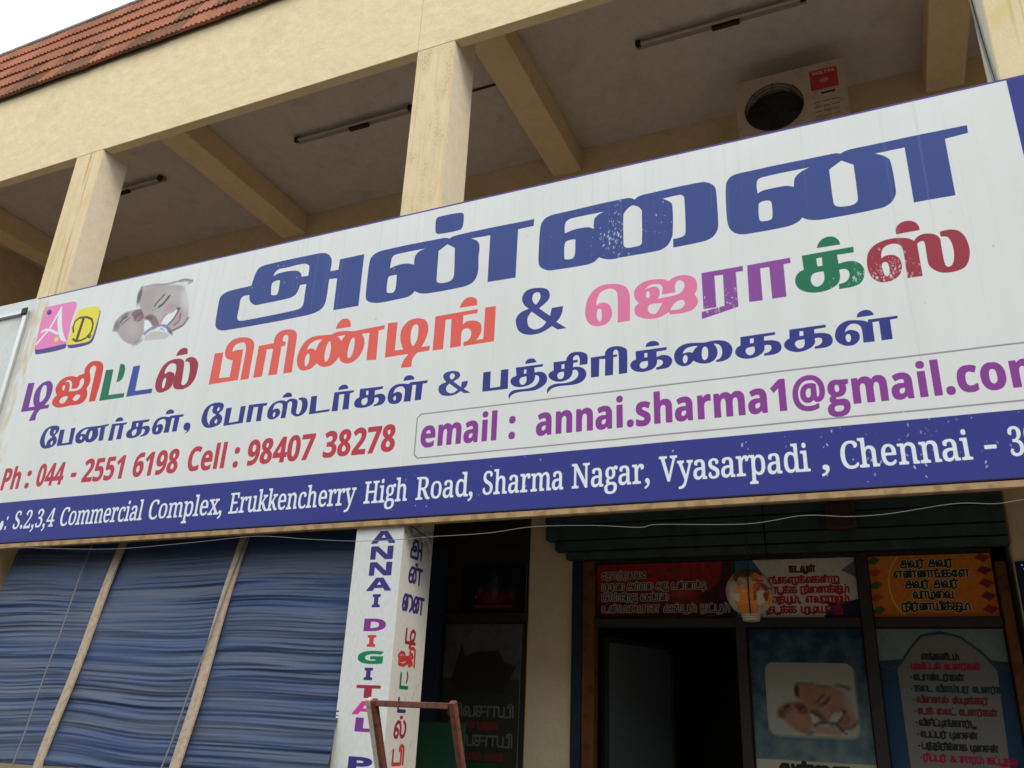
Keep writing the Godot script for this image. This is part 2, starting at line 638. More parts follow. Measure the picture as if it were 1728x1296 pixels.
func flat(c: Color, rough := 0.7, metallic := 0.0, spec := 0.4) -> StandardMaterial3D:
	var m := StandardMaterial3D.new()
	m.albedo_color = c.linear_to_srgb()
	m.roughness = rough
	m.metallic = metallic
	m.metallic_specular = spec
	return m

func make_materials() -> void:
	var rough_n := bump(11, 0.06, 6.0)
	M.cream = surf(mottled(21, CREAM, CREAM_STAIN, Color(0.42, 0.32, 0.19), 512, 0.006, 0.3, 0.012), 0.42, 0.9, rough_n, 0.10)
	M.wash = surf(mottled(41, Color(0.80, 0.71, 0.56), Color(0.72, 0.62, 0.46), Color(0.4, 0.33, 0.25), 512, 0.01, 0.3, 0.01), 0.6, 0.9, rough_n, 0.08)
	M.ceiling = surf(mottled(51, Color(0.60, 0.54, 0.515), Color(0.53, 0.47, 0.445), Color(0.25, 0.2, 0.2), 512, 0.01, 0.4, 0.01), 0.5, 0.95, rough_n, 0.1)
	M.white_paint = surf(mottled(71, Color(0.68, 0.67, 0.63), Color(0.60, 0.58, 0.53), Color(0.35, 0.33, 0.3), 512, 0.01, 0.3, 0.01), 0.8, 0.75, rough_n, 0.1)
	M.cement = surf(mottled(81, Color(0.30, 0.28, 0.25), Color(0.22, 0.20, 0.18), Color(0.1, 0.1, 0.1), 512, 0.01, 0.5, 0.03), 0.5, 0.95, rough_n, 0.5)
	M.asphalt = surf(mottled(91, Color(0.075, 0.068, 0.060), Color(0.055, 0.050, 0.046), Color(0.12, 0.11, 0.10), 512, 0.01, 0.5, 0.05), 0.4, 0.95, rough_n, 0.5)
	M.dust = surf(mottled(96, Color(0.17, 0.135, 0.10), Color(0.13, 0.105, 0.08), Color(0.2, 0.17, 0.13), 512, 0.01, 0.5, 0.05), 0.4, 0.95, rough_n, 0.5)
	M.wood = surf(mottled(101, Color(0.46, 0.30, 0.15), Color(0.33, 0.20, 0.10), Color(0.12, 0.08, 0.05), 256, 0.02, 0.5, 0.03), 2.0, 0.85)
	M.strap = surf(mottled(111, Color(0.47, 0.37, 0.27), Color(0.38, 0.27, 0.18), Color(0.16, 0.11, 0.08), 256, 0.03, 0.5, 0.06), 2.5, 0.9)
	M.rust = surf(mottled(121, Color(0.16, 0.06, 0.04), Color(0.09, 0.04, 0.03), Color(0.30, 0.14, 0.08), 256, 0.03, 0.5, 0.05), 3.0, 0.85)
	M.pole_paint = surf(mottled(126, Color(0.55, 0.50, 0.40), Color(0.40, 0.32, 0.22), Color(0.2, 0.08, 0.05), 256, 0.03, 0.4, 0.06), 3.0, 0.8)
	M.dark_frame = flat(Color(0.030, 0.022, 0.020), 0.6)
	M.teal = surf(mottled(131, Color(0.060, 0.085, 0.080), Color(0.045, 0.065, 0.062), Color(0.02, 0.03, 0.03), 256, 0.02, 0.5, 0.03), 1.2, 0.7)
	M.navy_paint = flat(Color(0.012, 0.022, 0.045), 0.7)
	M.orange_wood = surf(mottled(137, Color(0.17, 0.065, 0.025), Color(0.11, 0.045, 0.02), Color(0.05, 0.03, 0.02), 256, 0.02, 0.5, 0.05), 1.5, 0.8)
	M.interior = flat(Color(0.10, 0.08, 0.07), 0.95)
	M.alu = flat(Color(0.62, 0.61, 0.58), 0.4, 0.6)
	M.black = flat(Color(0.015, 0.014, 0.014), 0.6)
	M.cable = flat(Color(0.20, 0.20, 0.19), 0.6)
	M.black_cable = flat(Color(0.03, 0.03, 0.03), 0.6)
	M.tube_glass = flat(Color(0.45, 0.42, 0.40), 0.3)
	M.fitting = flat(Color(0.30, 0.25, 0.21), 0.7)
	M.ac_shell = surf(mottled(141, Color(0.62, 0.52, 0.42), Color(0.50, 0.40, 0.31), Color(0.3, 0.24, 0.18), 256, 0.02, 0.4, 0.02), 1.5, 0.55)
	M.glass = StandardMaterial3D.new()
	M.glass.transparency = BaseMaterial3D.TRANSPARENCY_ALPHA
	M.glass.albedo_color = Color(0.5, 0.6, 0.6, 0.25)
	M.glass.roughness = 0.05
	var tiles := []
	for k in 5:
		var f: float = [1.0, 0.9, 1.08, 0.95, 0.82][k]
		var c := Color(0.33 * f, 0.128 * f, [0.070, 0.075, 0.075, 0.06, 0.07][k] * f)
		tiles.append(surf(mottled(150 + k * 3, c, Color(c.r * 0.75, c.g * 0.85, c.b), Color(0.10, 0.07, 0.05), 256, 0.02, 0.45, 0.03), 1.4, 0.9))
	M.tiles = tiles
	var old := []
	for k in 3:
		var f: float = [1.0, 0.85, 0.7][k]
		old.append(surf(mottled(170 + k * 3, Color(0.25 * f, 0.105 * f, 0.06 * f), Color(0.10, 0.075, 0.045), Color(0.03, 0.03, 0.02), 256, 0.03, 0.55, 0.05), 1.6, 0.95))
	M.old_tiles = old

const CREAM := Color(0.765, 0.605, 0.365)
const CREAM_STAIN := Color(0.71, 0.555, 0.325)

# ---------------------------------------------------------------- setting
func build_ground() -> void:
	var g := part("ground", box_mesh(Vector3(-60, -0.2, -60), Vector3(60, 0, 60)), M.dust, self)
	g.set_meta("kind", "structure")
	var road := part("road", box_mesh(Vector3(-60, 0.002, 2.2), Vector3(60, 0.006, 10.0)), M.asphalt, self)
	road.set_meta("kind", "structure")

func build_opposite() -> void:
	# unseen row added behind the viewer to close the low sky before the verandah
	var o := thing("added_street_building", "plain unseen building added across the street to close off the low sky", "building", Vector3(-2, 0, 14))
	var wall: Material = surf(mottled(441, Color(0.30, 0.26, 0.21), Color(0.24, 0.21, 0.17), Color(0.2, 0.17, 0.14), 256, 0.01, 0.4, 0.02), 0.3, 0.95)
	part("wall", box_mesh(Vector3(-40, 0, 0), Vector3(40, 7.6, 4)), wall, o)
	part("parapet", box_mesh(Vector3(-40.1, 7.602, -0.1), Vector3(40.1, 8.0, 0.2), 0.02), M.cement, o)
	for i in 16:
		var x := -37.5 + i * 5.0
		part("shutter", box_mesh(Vector3(x - 1.4, 0.1, -0.06), Vector3(x + 1.4, 2.6, -0.002), 0.01), flat(Color(0.10, 0.13, 0.15), 0.6), o)
		var w := part("window", box_mesh(Vector3(x - 0.7, 4.2, -0.05), Vector3(x + 0.7, 5.6, -0.002), 0.01), M.dark_frame, o)
		part("pane", box_mesh(Vector3(x - 0.6, 4.3, -0.06), Vector3(x + 0.6, 5.5, -0.052)), flat(Color(0.05, 0.06, 0.07), 0.1), w)

const PX := [[-8.86, -8.58], [-5.66, -5.36], [-2.459, -2.178], [0.742, 1.02], [3.94, 4.22]]
const XL := -9.4
const XR := 4.8

func pillar_face(sd: int, rusty: bool) -> StandardMaterial3D:
	# the weathered front of an upper pillar: cream paint with run marks, mould specks and bare patches
	var W := 160
	var H := 1024
	var im := Image.create(W, H, false, Image.FORMAT_RGB8)
	var run := noise(sd, 0.03, 3)
	var blot := noise(sd + 1, 0.012, 4)
	var fine := noise(sd + 2, 0.12, 3)
	for y in H:
		for x in W:
			var r := run.get_noise_2d(x * 1.6, y * 0.06)
			var b := blot.get_noise_2d(x, y * 0.6)
			var f := fine.get_noise_2d(x, y)
			var c: Color = CREAM.lerp(CREAM_STAIN, clampf(0.4 + b * 1.2, 0, 1))
			var g := 1.0 + 0.07 * f
			c = Color(c.r * g, c.g * g, c.b * g)
			if rusty:
				var s := clampf((r + 0.15 * f - 0.12) * 3.0, 0.0, 1.0) * clampf(1.3 - absf(x - W * 0.62) / (W * 0.35), 0.0, 1.0)
				c = c.lerp(Color(0.50, 0.27, 0.10), s * 0.75)
				s = clampf((b + 0.2 * f - 0.25) * 3.0, 0.0, 1.0)
				c = c.lerp(Color(0.72, 0.52, 0.20), s * 0.6)
			else:
				var s := clampf((f * 1.3 + b * 0.9 - 0.52) * 4.0, 0.0, 1.0)
				c = c.lerp(Color(0.34, 0.26, 0.15), s * 0.5)
				s = clampf((r + 0.1 * f - 0.2) * 2.0, 0.0, 1.0)
				c = c.lerp(Color(0.60, 0.40, 0.17), s * 0.5)
			im.set_pixel(x, y, c.linear_to_srgb())
	return print_material(im, 0.9, 0.3)

func build_building() -> void:
	var b := thing("commercial_building", "two-storey cream arcaded building carrying the long printed sign board", "building", Vector3(-2.3, 0, -1.2))
	# front beam in lengths, with hair joints over the pillars
	var xs := [XL, -5.66, -2.459, 0.742, XR]
	for i in 4:
		bx("fascia_beam", xs[i] + 0.0008, xs[i + 1] - 0.0008, 5.65, 6.635, -0.075, 0.0, M.cream, b, 0.003)
	for i in 5:
		var x0: float = PX[i][0]
		var x1: float = PX[i][1]
		var zb := -0.245 if i == 1 or i == 3 else -0.28
		var st := st_new()
		var c := Vector3((x0 + x1) * 0.5, 2.9, 0)
		var hw := (x1 - x0) * 0.5
		add_box(st, Vector3(-hw, 0, zb), Vector3(hw, 2.747, -0.006), 0.0)
		add_box(st, Vector3(-hw, 2.749, zb), Vector3(hw, 3.695, -0.078))
		var m := st.commit()
		var st2 := st_new()
		var ch := 0.006
		quad(st2, Vector3(-hw + ch, 0, 0), Vector3(hw - ch, 0, 0), Vector3(hw - ch, 2.747, 0), Vector3(-hw + ch, 2.747, 0))
		quad(st2, Vector3(hw - ch, 0, 0), Vector3(hw, 0, -ch), Vector3(hw, 2.747, -ch), Vector3(hw - ch, 2.747, 0), 0.97, 0, 1, 1)
		quad(st2, Vector3(-hw, 0, -ch), Vector3(-hw + ch, 0, 0), Vector3(-hw + ch, 2.747, 0), Vector3(-hw, 2.747, -ch), 0, 0, 0.03, 1)
		st2.commit(m)
		var p := part("pillar", m, null, b, c - b.position)
		p.set_surface_override_material(0, M.wash)
		p.set_surface_override_material(1, pillar_face(200 + i * 7, i % 2 == 1))
		bx("cross_beam", x0, x1, 6.35, 6.598, -2.498, zb - 0.002, M.cream, b, 0.006)
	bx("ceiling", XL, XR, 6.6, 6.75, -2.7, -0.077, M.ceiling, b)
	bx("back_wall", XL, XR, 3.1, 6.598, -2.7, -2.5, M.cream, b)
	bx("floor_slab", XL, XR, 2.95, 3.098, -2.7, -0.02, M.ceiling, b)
	bx("parapet", XL, XR, 3.1, 4.0, -0.14, -0.03, M.cream, b)
	bx("ground_beam", XL, XR, 2.62, 2.948, -0.2, -0.02, M.cream, b)
	for x in [XL - 0.2, XR]:
		bx("end_wall", x, x + 0.198, 0.0, 6.75, -2.7, -0.03, M.cream, b)
	# ground floor
	for i in 5:
		if i == 2:
			continue
		bx("lower_pillar", PX[i][0], PX[i][1], 0.152, 2.618, -0.23, 0.05, M.cream, b, 0.008)
	build_painted_pillar(b)
	bx("verandah_floor", XL, XR, 0.0, 0.15, -2.7, 0.6, M.asphalt, b, 0.01)
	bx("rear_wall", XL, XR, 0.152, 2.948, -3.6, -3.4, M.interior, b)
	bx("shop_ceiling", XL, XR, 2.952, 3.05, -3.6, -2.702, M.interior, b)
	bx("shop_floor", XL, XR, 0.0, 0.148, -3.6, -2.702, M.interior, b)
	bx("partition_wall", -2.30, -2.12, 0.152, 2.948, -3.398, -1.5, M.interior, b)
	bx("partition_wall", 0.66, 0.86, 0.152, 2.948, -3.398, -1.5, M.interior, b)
	bx("shop_pillar", -2.072, -1.770, 0.152, 2.948, -1.5, -1.30, M.cream, b, 0.01)
	bx("shop_pillar", 0.60, 0.90, 0.152, 2.948, -1.5, -1.26, M.cream, b, 0.01)
	bx("shop_wall", XL, -2.95, 0.152, 2.948, -1.5, -1.34, M.cream, b)
	bx("shop_wall", 0.90, XR, 0.152, 2.948, -1.5, -1.34, M.cream, b)

func build_painted_pillar(b: Node3D) -> void:
	# white painted pillar with the shop's name running down two faces
	var ppm := 900.0
	var y0 := 0.95
	var y1 := 2.46
	var front := Image.create(253, 1359, false, Image.FORMAT_RGB8)
	var side := Image.create(270, 1359, false, Image.FORMAT_RGB8)
	var fine := noise(301, 0.05, 4)
	for im in [front, side]:
		for y in im.get_height():
			for x in im.get_width():
				var f := fine.get_noise_2d(x + (0 if im == front else 900), y * 0.5)
				var g := 0.68 + 0.05 * f
				im.set_pixel(x, y, Color(g, g * 0.985, g * 0.94).linear_to_srgb())
	var navy := lin(0.045, 0.030, 0.19)
	var org := Vector2(-2.459, y1)
	var col := {"A1": navy, "D": lin(0.22, 0.03, 0.24), "R": lin(0.55, 0.05, 0.05), "G": lin(0.0, 0.20, 0.085), "M": lin(0.33, 0.02, 0.055), "K": lin(0.60, 0.05, 0.27), "V": lin(0.20, 0.04, 0.25)}
	for w in [["A", -2.362, -2.225, 2.341, 2.397, "A1"], ["N", -2.358, -2.232, 2.261, 2.322, "A1"], ["N", -2.356, -2.231, 2.181, 2.242, "A1"], ["A", -2.360, -2.224, 2.107, 2.164, "A1"], ["I", -2.320, -2.279, 2.028, 2.085, "A1"],
			["D", -2.353, -2.234, 1.916, 1.969, "D"], ["I", -2.324, -2.282, 1.843, 1.892, "R"], ["G", -2.368, -2.232, 1.765, 1.818, "G"], ["I", -2.323, -2.281, 1.692, 1.742, "A1"], ["T", -2.358, -2.229, 1.613, 1.664, "M"], ["A", -2.368, -2.237, 1.540, 1.592, "K"], ["L", -2.344, -2.236, 1.466, 1.520, "V"], ["P", -2.36, -2.236, 1.298, 1.354, "A1"], ["R", -2.36, -2.23, 1.222, 1.278, "R"], ["I", -2.32, -2.28, 1.146, 1.202, "G"]]:
		latin_in(front, ppm, org, w[0], 0, w[1], w[2], w[3], w[4], "H", col[w[5]], 0.006)
	# the side: u runs from the street edge inwards
	var so := Vector2(0.0, y1)
	for w in [["A", 0.085, 0.205, 2.285, 0.085, "A1"], ["n2 .", 0.085, 0.225, 2.160, 0.075, "A1"], ["ai n2", 0.050, 0.262, 2.020, 0.075, "A1"], ["ti", 0.108, 0.205, 1.872, 0.062, "M"], ["j i", 0.05, 0.225, 1.765, 0.065, "R"], ["t", 0.092, 0.170, 1.665, 0.062, "G"], ["t", 0.092, 0.165, 1.560, 0.055, "A1"], ["l .", 0.075, 0.19, 1.445, 0.07, "M"], ["p i", 0.08, 0.19, 1.33, 0.06, "R"]]:
		pen_text(side, ppm, so, w[0], w[1], w[2], w[3], w[4], 0.0165, col[w[5]])
	fill(side, stroke_polys(PackedVector2Array([Vector2(0.150, 1.735), Vector2(0.158, 1.715), Vector2(0.150, 1.69)]), 0.012), ppm, so, lin(0.05, 0.06, 0.06))
	# grime rubbed on the upper corner of the side, scratches lower down
	var gn := noise(305, 0.02, 4)
	for y in range(0, 170):
		for x in range(0, 270):
			var s := clampf((gn.get_noise_2d(x, y) + 0.25 - y / 220.0) * 2.2, 0.0, 1.0)
			side.set_pixel(x, y, side.get_pixel(x, y).lerp(lin(0.22, 0.20, 0.17), s * 0.7))
	for k in 14:
		var a := Vector2(rng.randf_range(0.05, 0.28), rng.randf_range(1.2, 1.8))
		fill(side, stroke_polys(PackedVector2Array([a, a + Vector2(rng.randf_range(-0.02, 0.02), rng.randf_range(-0.05, -0.01))]), 0.004), ppm, so, lin(0.2, 0.2, 0.19), 0.5)
	var x0 := -2.459
	var x1 := -2.178
	var zf := 0.07
	var zb := -0.23
	var c := Vector3((x0 + x1) * 0.5, 0.152, 0.0)
	var st := st_new()
	var hw := (x1 - x0) * 0.5
	var ym := y0 - 0.152
	var yt := y1 - 0.152
	var yz := 2.618 - 0.152
	# plain faces: back, left, and the lower part of front and right
	quad(st, Vector3(hw, 0, zb), Vector3(-hw, 0, zb), Vector3(-hw, yz, zb), Vector3(hw, yz, zb))
	quad(st, Vector3(-hw, 0, zb), Vector3(-hw, 0, zf), Vector3(-hw, yz, zf), Vector3(-hw, yz, zb))
	quad(st, Vector3(-hw, 0, zf), Vector3(hw, 0, zf), Vector3(hw, ym, zf), Vector3(-hw, ym, zf))
	quad(st, Vector3(hw, 0, zf), Vector3(hw, 0, zb), Vector3(hw, ym, zb), Vector3(hw, ym, zf))
	var m := st.commit()
	st = st_new()
	quad(st, Vector3(-hw, ym, zf), Vector3(hw, ym, zf), Vector3(hw, yt, zf), Vector3(-hw, yt, zf))
	st.commit(m)
	st = st_new()
	quad(st, Vector3(hw, ym, zf), Vector3(hw, ym, zb), Vector3(hw, yt, zb), Vector3(hw, yt, zf))
	st.commit(m)
	st = st_new()
	quad(st, Vector3(-hw, yt, zf), Vector3(hw, yt, zf), Vector3(hw, yz, zf), Vector3(-hw, yz, zf))
	quad(st, Vector3(hw, yt, zf), Vector3(hw, yt, zb), Vector3(hw, yz, zb), Vector3(hw, yz, zf))
	st.commit(m)
	var p := part("painted_pillar", m, null, b, c - b.position)
	p.set_meta("label", "white painted pillar with coloured letters running down it")
	p.set_surface_override_material(0, M.white_paint)
	p.set_surface_override_material(1, print_material(front, 0.6, 0.4))
	p.set_surface_override_material(2, print_material(side, 0.6, 0.4))
	p.set_surface_override_material(3, M.cream)

# ---------------------------------------------------------------- tiled roof
func tile_mesh() -> ArrayMesh:
	# a ribbed clay tile lying on the slope: x along the eave, y up the slope, z off the roof
	var st := st_new()
	var w := 0.208
	var L := 0.282
	var n := 16
	var P := []
	for i in n + 1:
		var x := w * i / n
		var rib := 0.5 - 0.5 * cos(TAU * 4.0 * i / n)
		P.append(Vector2(x, 0.014 * rib))
	for i in n:
		var a: Vector2 = P[i]
		var b: Vector2 = P[i + 1]
		var lo := 0.034
		var up := 0.012
		var A := Vector3(a.x, 0, a.y + lo)
		var B := Vector3(b.x, 0, b.y + lo)
		var C2 := Vector3(b.x, L, b.y + up)
		var D2 := Vector3(a.x, L, a.y + up)
		quad(st, A, B, C2, D2)
		quad(st, Vector3(a.x, 0.0, lo - 0.020), Vector3(b.x, 0.0, lo - 0.020), B, A)
	quad(st, Vector3(w, 0, 0.014), Vector3(w, L, 0.0), Vector3(w, L, 0.012), Vector3(w, 0, 0.034))
	quad(st, Vector3(0, L, 0.0), Vector3(0, 0, 0.014), Vector3(0, 0, 0.034), Vector3(0, L, 0.012))
	return st.commit()

func build_roof() -> void:
	var b: Node3D = get_node("commercial_building")
	var up := Vector3(0, 3, -1).normalized()
	var nrm := Vector3(0, 1, 3).normalized()
	var e0 := Vector3(0, 6.628, 0.014)
	# sloping deck under the tiles, closed at the back
	var st := st_new()
	var top := e0 + up * 1.256
	var back := -0.35
	var D0 := Vector3(XL, e0.y, e0.z)
	var D1 := Vector3(XR, e0.y, e0.z)
	var T0 := Vector3(XL, top.y, top.z)
	var T1 := Vector3(XR, top.y, top.z)
	var B0 := Vector3(XL, top.y, back)
	var B1 := Vector3(XR, top.y, back)
	var F0 := Vector3(XL, e0.y + 0.009, 0.004)
	var F1 := Vector3(XR, e0.y + 0.009, 0.004)
	var G0 := Vector3(XL, 6.752, back)
	var G1 := Vector3(XR, 6.752, back)
	var H0 := Vector3(XL, 6.752, 0.004)
	var H1 := Vector3(XR, 6.752, 0.004)
	quad(st, D0, D1, T1, T0)
	quad(st, T0, T1, B1, B0)
	quad(st, B1, B0, G0, G1)
	quad(st, F0, F1, D1, D0)
	quad(st, H0, H1, F1, F0)
	quad(st, G0, G1, H1, H0)
	for s in [0, 1]:
		var d: Array = [D0, T0, B0, G0, H0, F0] if s == 0 else [D1, F1, H1, G1, B1, T1]
		for i in range(1, 5):
			tri(st, d[0], d[i], d[i + 1])
	var roof := part("roof", st.commit(), M.cement, b, -b.position)
	var tm := tile_mesh()
	var basis_ := Basis(Vector3(1, 0, 0), up, nrm)
	for row in 5:
		for i in 60:
			var at: Vector3 = e0 + up * (row * 0.250 - 0.02) + Vector3(XL + 0.02 + i * 0.2105, 0, 0)
			at += nrm * rng.randf_range(0.0, 0.005) + up * rng.randf_range(-0.006, 0.006)
			if at.x > 3.2:
				continue
			var mat: Material = M.old_tiles[rng.randi() % 3] if row == 0 and rng.randf() < 0.6 else M.tiles[rng.randi() % 5]
			if row == 1 and rng.randf() < 0.15:
				mat = M.old_tiles[0]
			part("roof_tile", tm, mat, roof, at, basis_ * Basis(Vector3(0, 0, 1), rng.randf_range(-0.012, 0.012)))
	part("ridge_cap", box_mesh(Vector3(XL, top.y - 0.02, top.z - 0.06), Vector3(XR, top.y + 0.022, top.z + 0.05), 0.01), M.cement, roof)

# ---------------------------------------------------------------- the long sign
const INK := {
	"NAVY": Color(0.052, 0.075, 0.245), "INDIGO": Color(0.042, 0.045, 0.225), "AMP": Color(0.054, 0.060, 0.24), "BLUE": Color(0.055, 0.080, 0.31), "PURPLE": Color(0.18, 0.045, 0.26), "RED": Color(0.68, 0.065, 0.045),
	"GREEN": Color(0.022, 0.17, 0.085), "MAROON": Color(0.34, 0.042, 0.062), "SALMON": Color(0.78, 0.125, 0.095), "PINK": Color(0.78, 0.20, 0.35), "VIOLET": Color(0.27, 0.075, 0.31),
	"PHONE": Color(0.50, 0.050, 0.070), "EMAIL": Color(0.26, 0.050, 0.28), "WHITE": Color(0.80, 0.81, 0.82), "PAPER": Color(0.80, 0.80, 0.80), "BAND": Color(0.042, 0.046, 0.235), "LINE": Color(0.32, 0.28, 0.32),
	"PURPLEDARK": Color(0.10, 0.06, 0.26), "LOGOPINK": Color(0.82, 0.24, 0.48), "LOGOYELLOW": Color(0.80, 0.68, 0.07), "BROWN": Color(0.13, 0.06, 0.03),
	"SKIN": Color(0.36, 0.28, 0.28), "SKINPALE": Color(0.50, 0.45, 0.43), "HAIR": Color(0.09, 0.09, 0.09), "BLUSH": Color(0.52, 0.28, 0.29), "MOUTH": Color(0.17, 0.08, 0.09), "COLLAR": Color(0.22, 0.20, 0.36),
}

func ink(n: String) -> Color:
	return (INK[n] as Color).linear_to_srgb()

func build_main_sign() -> void:
	var W := 6.5
	var H := 1.823
	var Z := 0.10
	var s := thing("shop_sign", "long white printed sign board with big blue letters and a blue address band", "sign", Vector3(-5.47, 2.446, 0))
	s.rotation.z = 0.0031
	var half := W / 2.0
	var ppm := 2048.0 / half
	var hpx := int(H * ppm)
	var m := ArrayMesh.new()
	var prints := []
	for k in 2:
		var org := Vector2(half * k, H)
		var base := Image.create(256, 144, false, Image.FORMAT_RGB8)
		var n1 := noise(401, 0.02, 4)
		var n2 := noise(402, 0.05, 3)
		for y in 144:
			for x in 256:
				var gx := x + 256 * k
				var t := 0.745 + 0.022 * n1.get_noise_2d(gx, y * 0.4) + 0.02 * n2.get_noise_2d(gx * 2.0, y * 0.08)
				base.set_pixel(x, y, Color(t, t * 0.985, t * 0.935).linear_to_srgb())
		base.resize(2048, hpx, Image.INTERPOLATE_CUBIC)
		var im := base
		# blue bands, border
		fill(im, [rect_poly(0, 0, W, 0.271)], ppm, org, ink("BAND"))
		fill(im, [rect_poly(6.222, 0, W, H)], ppm, org, ink("BAND"))
		fill(im, [rect_poly(0, H - 0.010, W, H)], ppm, org, ink("PURPLEDARK"))
		fill(im, [rect_poly(0, 0, W, 0.006)], ppm, org, lin(0.02, 0.02, 0.05))
		# the frame round the mail address
		var fr := PackedVector2Array([Vector2(6.215, 0.307), Vector2(3.350, 0.307), Vector2(3.330, 0.327), Vector2(3.329, 0.527), Vector2(3.350, 0.546), Vector2(6.215, 0.546)])
		fill(im, stroke_polys(fr, 0.0075), ppm, org, ink("LINE"))
		# portrait
		if k == 0:
			draw_portrait(im, ppm, org, Vector2(0.840, 1.270), 0.001, {})
		for g in LOGO_SHAPES + SIGN_SHAPES:
			var polys := []
			for c in g[1]:
				polys.append(spline(c, 0.001, Vector2.ZERO))
			fill(im, polys, ppm, org, ink(g[0]))
		for g in LOGO_STROKES:
			var pts := PackedVector2Array()
			for i in g[2].size() / 2:
				pts.append(Vector2(g[2][i * 2], g[2][i * 2 + 1]) * 0.001)
			fill(im, stroke_polys(pts, g[1] * 0.0022), ppm, org, ink(g[0]))
		for w in SIGN_WORDS:
			var ref: String = "l" if w[6] == "EMAIL" else ("H" if w[5] == 1 else "0")
			latin_in(im, ppm, org, w[0], w[5], w[1] * 0.001, w[2] * 0.001, w[3] * 0.001, w[4] * 0.001, ref, ink(w[6]), 0.005 if w[5] == 0 else 0.004)
		fill(im, [ellipse_poly(Vector2(0.283, 0.118), 0.017, 0.032)], ppm, org, ink("WHITE"))
		wear_sign(im, ppm, org, W, H)
		var st := st_new()
		var rip := noise(431, 1.0, 2)
		var zz := func(i: int, j: int) -> Vector3:
			var x := half * (k + i / 60.0)
			var y := H * j / 24.0
			var edge := clampf(minf(y, H - y) / 0.15, 0.0, 1.0)
			return Vector3(x, y, Z + edge * (0.0035 * rip.get_noise_2d(x * 1.6, y * 0.7) + 0.0012 * rip.get_noise_2d(x * 5.0 + 30.0, y * 1.5)))
		for i in 60:
			for j in 24:
				var c4 := []
				for q in [[0, 0], [1, 0], [1, 1], [0, 0], [1, 1], [0, 1]]:
					c4.append([i + q[0], j + q[1]])
				for q in [0, 2, 1, 3, 5, 4]:
					st.set_uv(Vector2(c4[q][0] / 60.0, 1.0 - c4[q][1] / 24.0))
					st.add_vertex(zz.call(c4[q][0], c4[q][1]))
		st.generate_normals()
		st.commit(m)
		prints.append(print_material(im, 0.55, 0.3))
	var face := part("printed_face", m, null, s)
	for k in 2:
		face.set_surface_override_material(k, prints[k])
	# the box behind the print
	var st3 := st_new()
	add_box(st3, Vector3(0, 0, 0.052), Vector3(W, H, Z - 0.006), 0.0)
	part("sign_box", st3.commit(), flat(Color(0.10, 0.09, 0.16), 0.6), s)
	part("bottom_rail", box_mesh(Vector3(0, -0.034, 0.060), Vector3(W, -0.003, 0.097), 0.004), M.wood, s)
	for x in [0.6, 2.1, 3.6, 5.1, 6.2]:
		part("bracket", box_mesh(Vector3(x - 0.02, 0.3, -0.03), Vector3(x + 0.02, 1.4, 0.051), 0.003), M.rust, s)

func draw_portrait(im: Image, ppm: float, org: Vector2, at: Vector2, s: float, tint: Dictionary) -> void:
	# two smiling faces cheek to cheek, as a washed print
	# the soft tones are laid at a quarter of the size, then the lines over them
	var px0 := Vector2i(maxi(0, int((at.x - 0.05 * s / 0.001 - org.x) * ppm)), maxi(0, int((org.y - at.y - 0.56 * s / 0.001) * ppm)))
	var reg := Rect2i(px0, Vector2i(int(0.84 * s / 0.001 * ppm), int(0.60 * s / 0.001 * ppm))).intersection(Rect2i(0, 0, im.get_width(), im.get_height()))
	var small := im.get_region(reg)
	small.resize(maxi(8, reg.size.x / 5), maxi(8, reg.size.y / 5), Image.INTERPOLATE_LANCZOS)
	var sp := ppm * small.get_width() / reg.size.x
	var so := Vector2(org.x + reg.position.x / ppm, org.y - reg.position.y / ppm)
	for q in PORTRAIT:
		var c2: Color = (tint.get(q[1], INK[q[1]]) as Color).linear_to_srgb()
		var e: Array = q[3]
		if q[0] == "P":
			fill(small, [spline(e, s, at)], sp, so, c2, q[2])
		elif q[0] == "B":
			soft_blob(small, sp, so, Vector2(e[0], e[1]) * s + at, [e[2] * s, e[3] * s, e[4] * s, e[5] * s], e[6], c2, q[2])
		else:
			var pl := PackedVector2Array()
			for i in (e.size() - 1) / 2:
				pl.append(Vector2(e[1 + i * 2], e[2 + i * 2]) * s + at)
			fill(small, stroke_polys(pl, e[0] * s * 1.3), sp, so, c2, q[2])
	small.resize(reg.size.x, reg.size.y, Image.INTERPOLATE_CUBIC)
	im.blit_rect(small, Rect2i(Vector2i.ZERO, reg.size), reg.position)

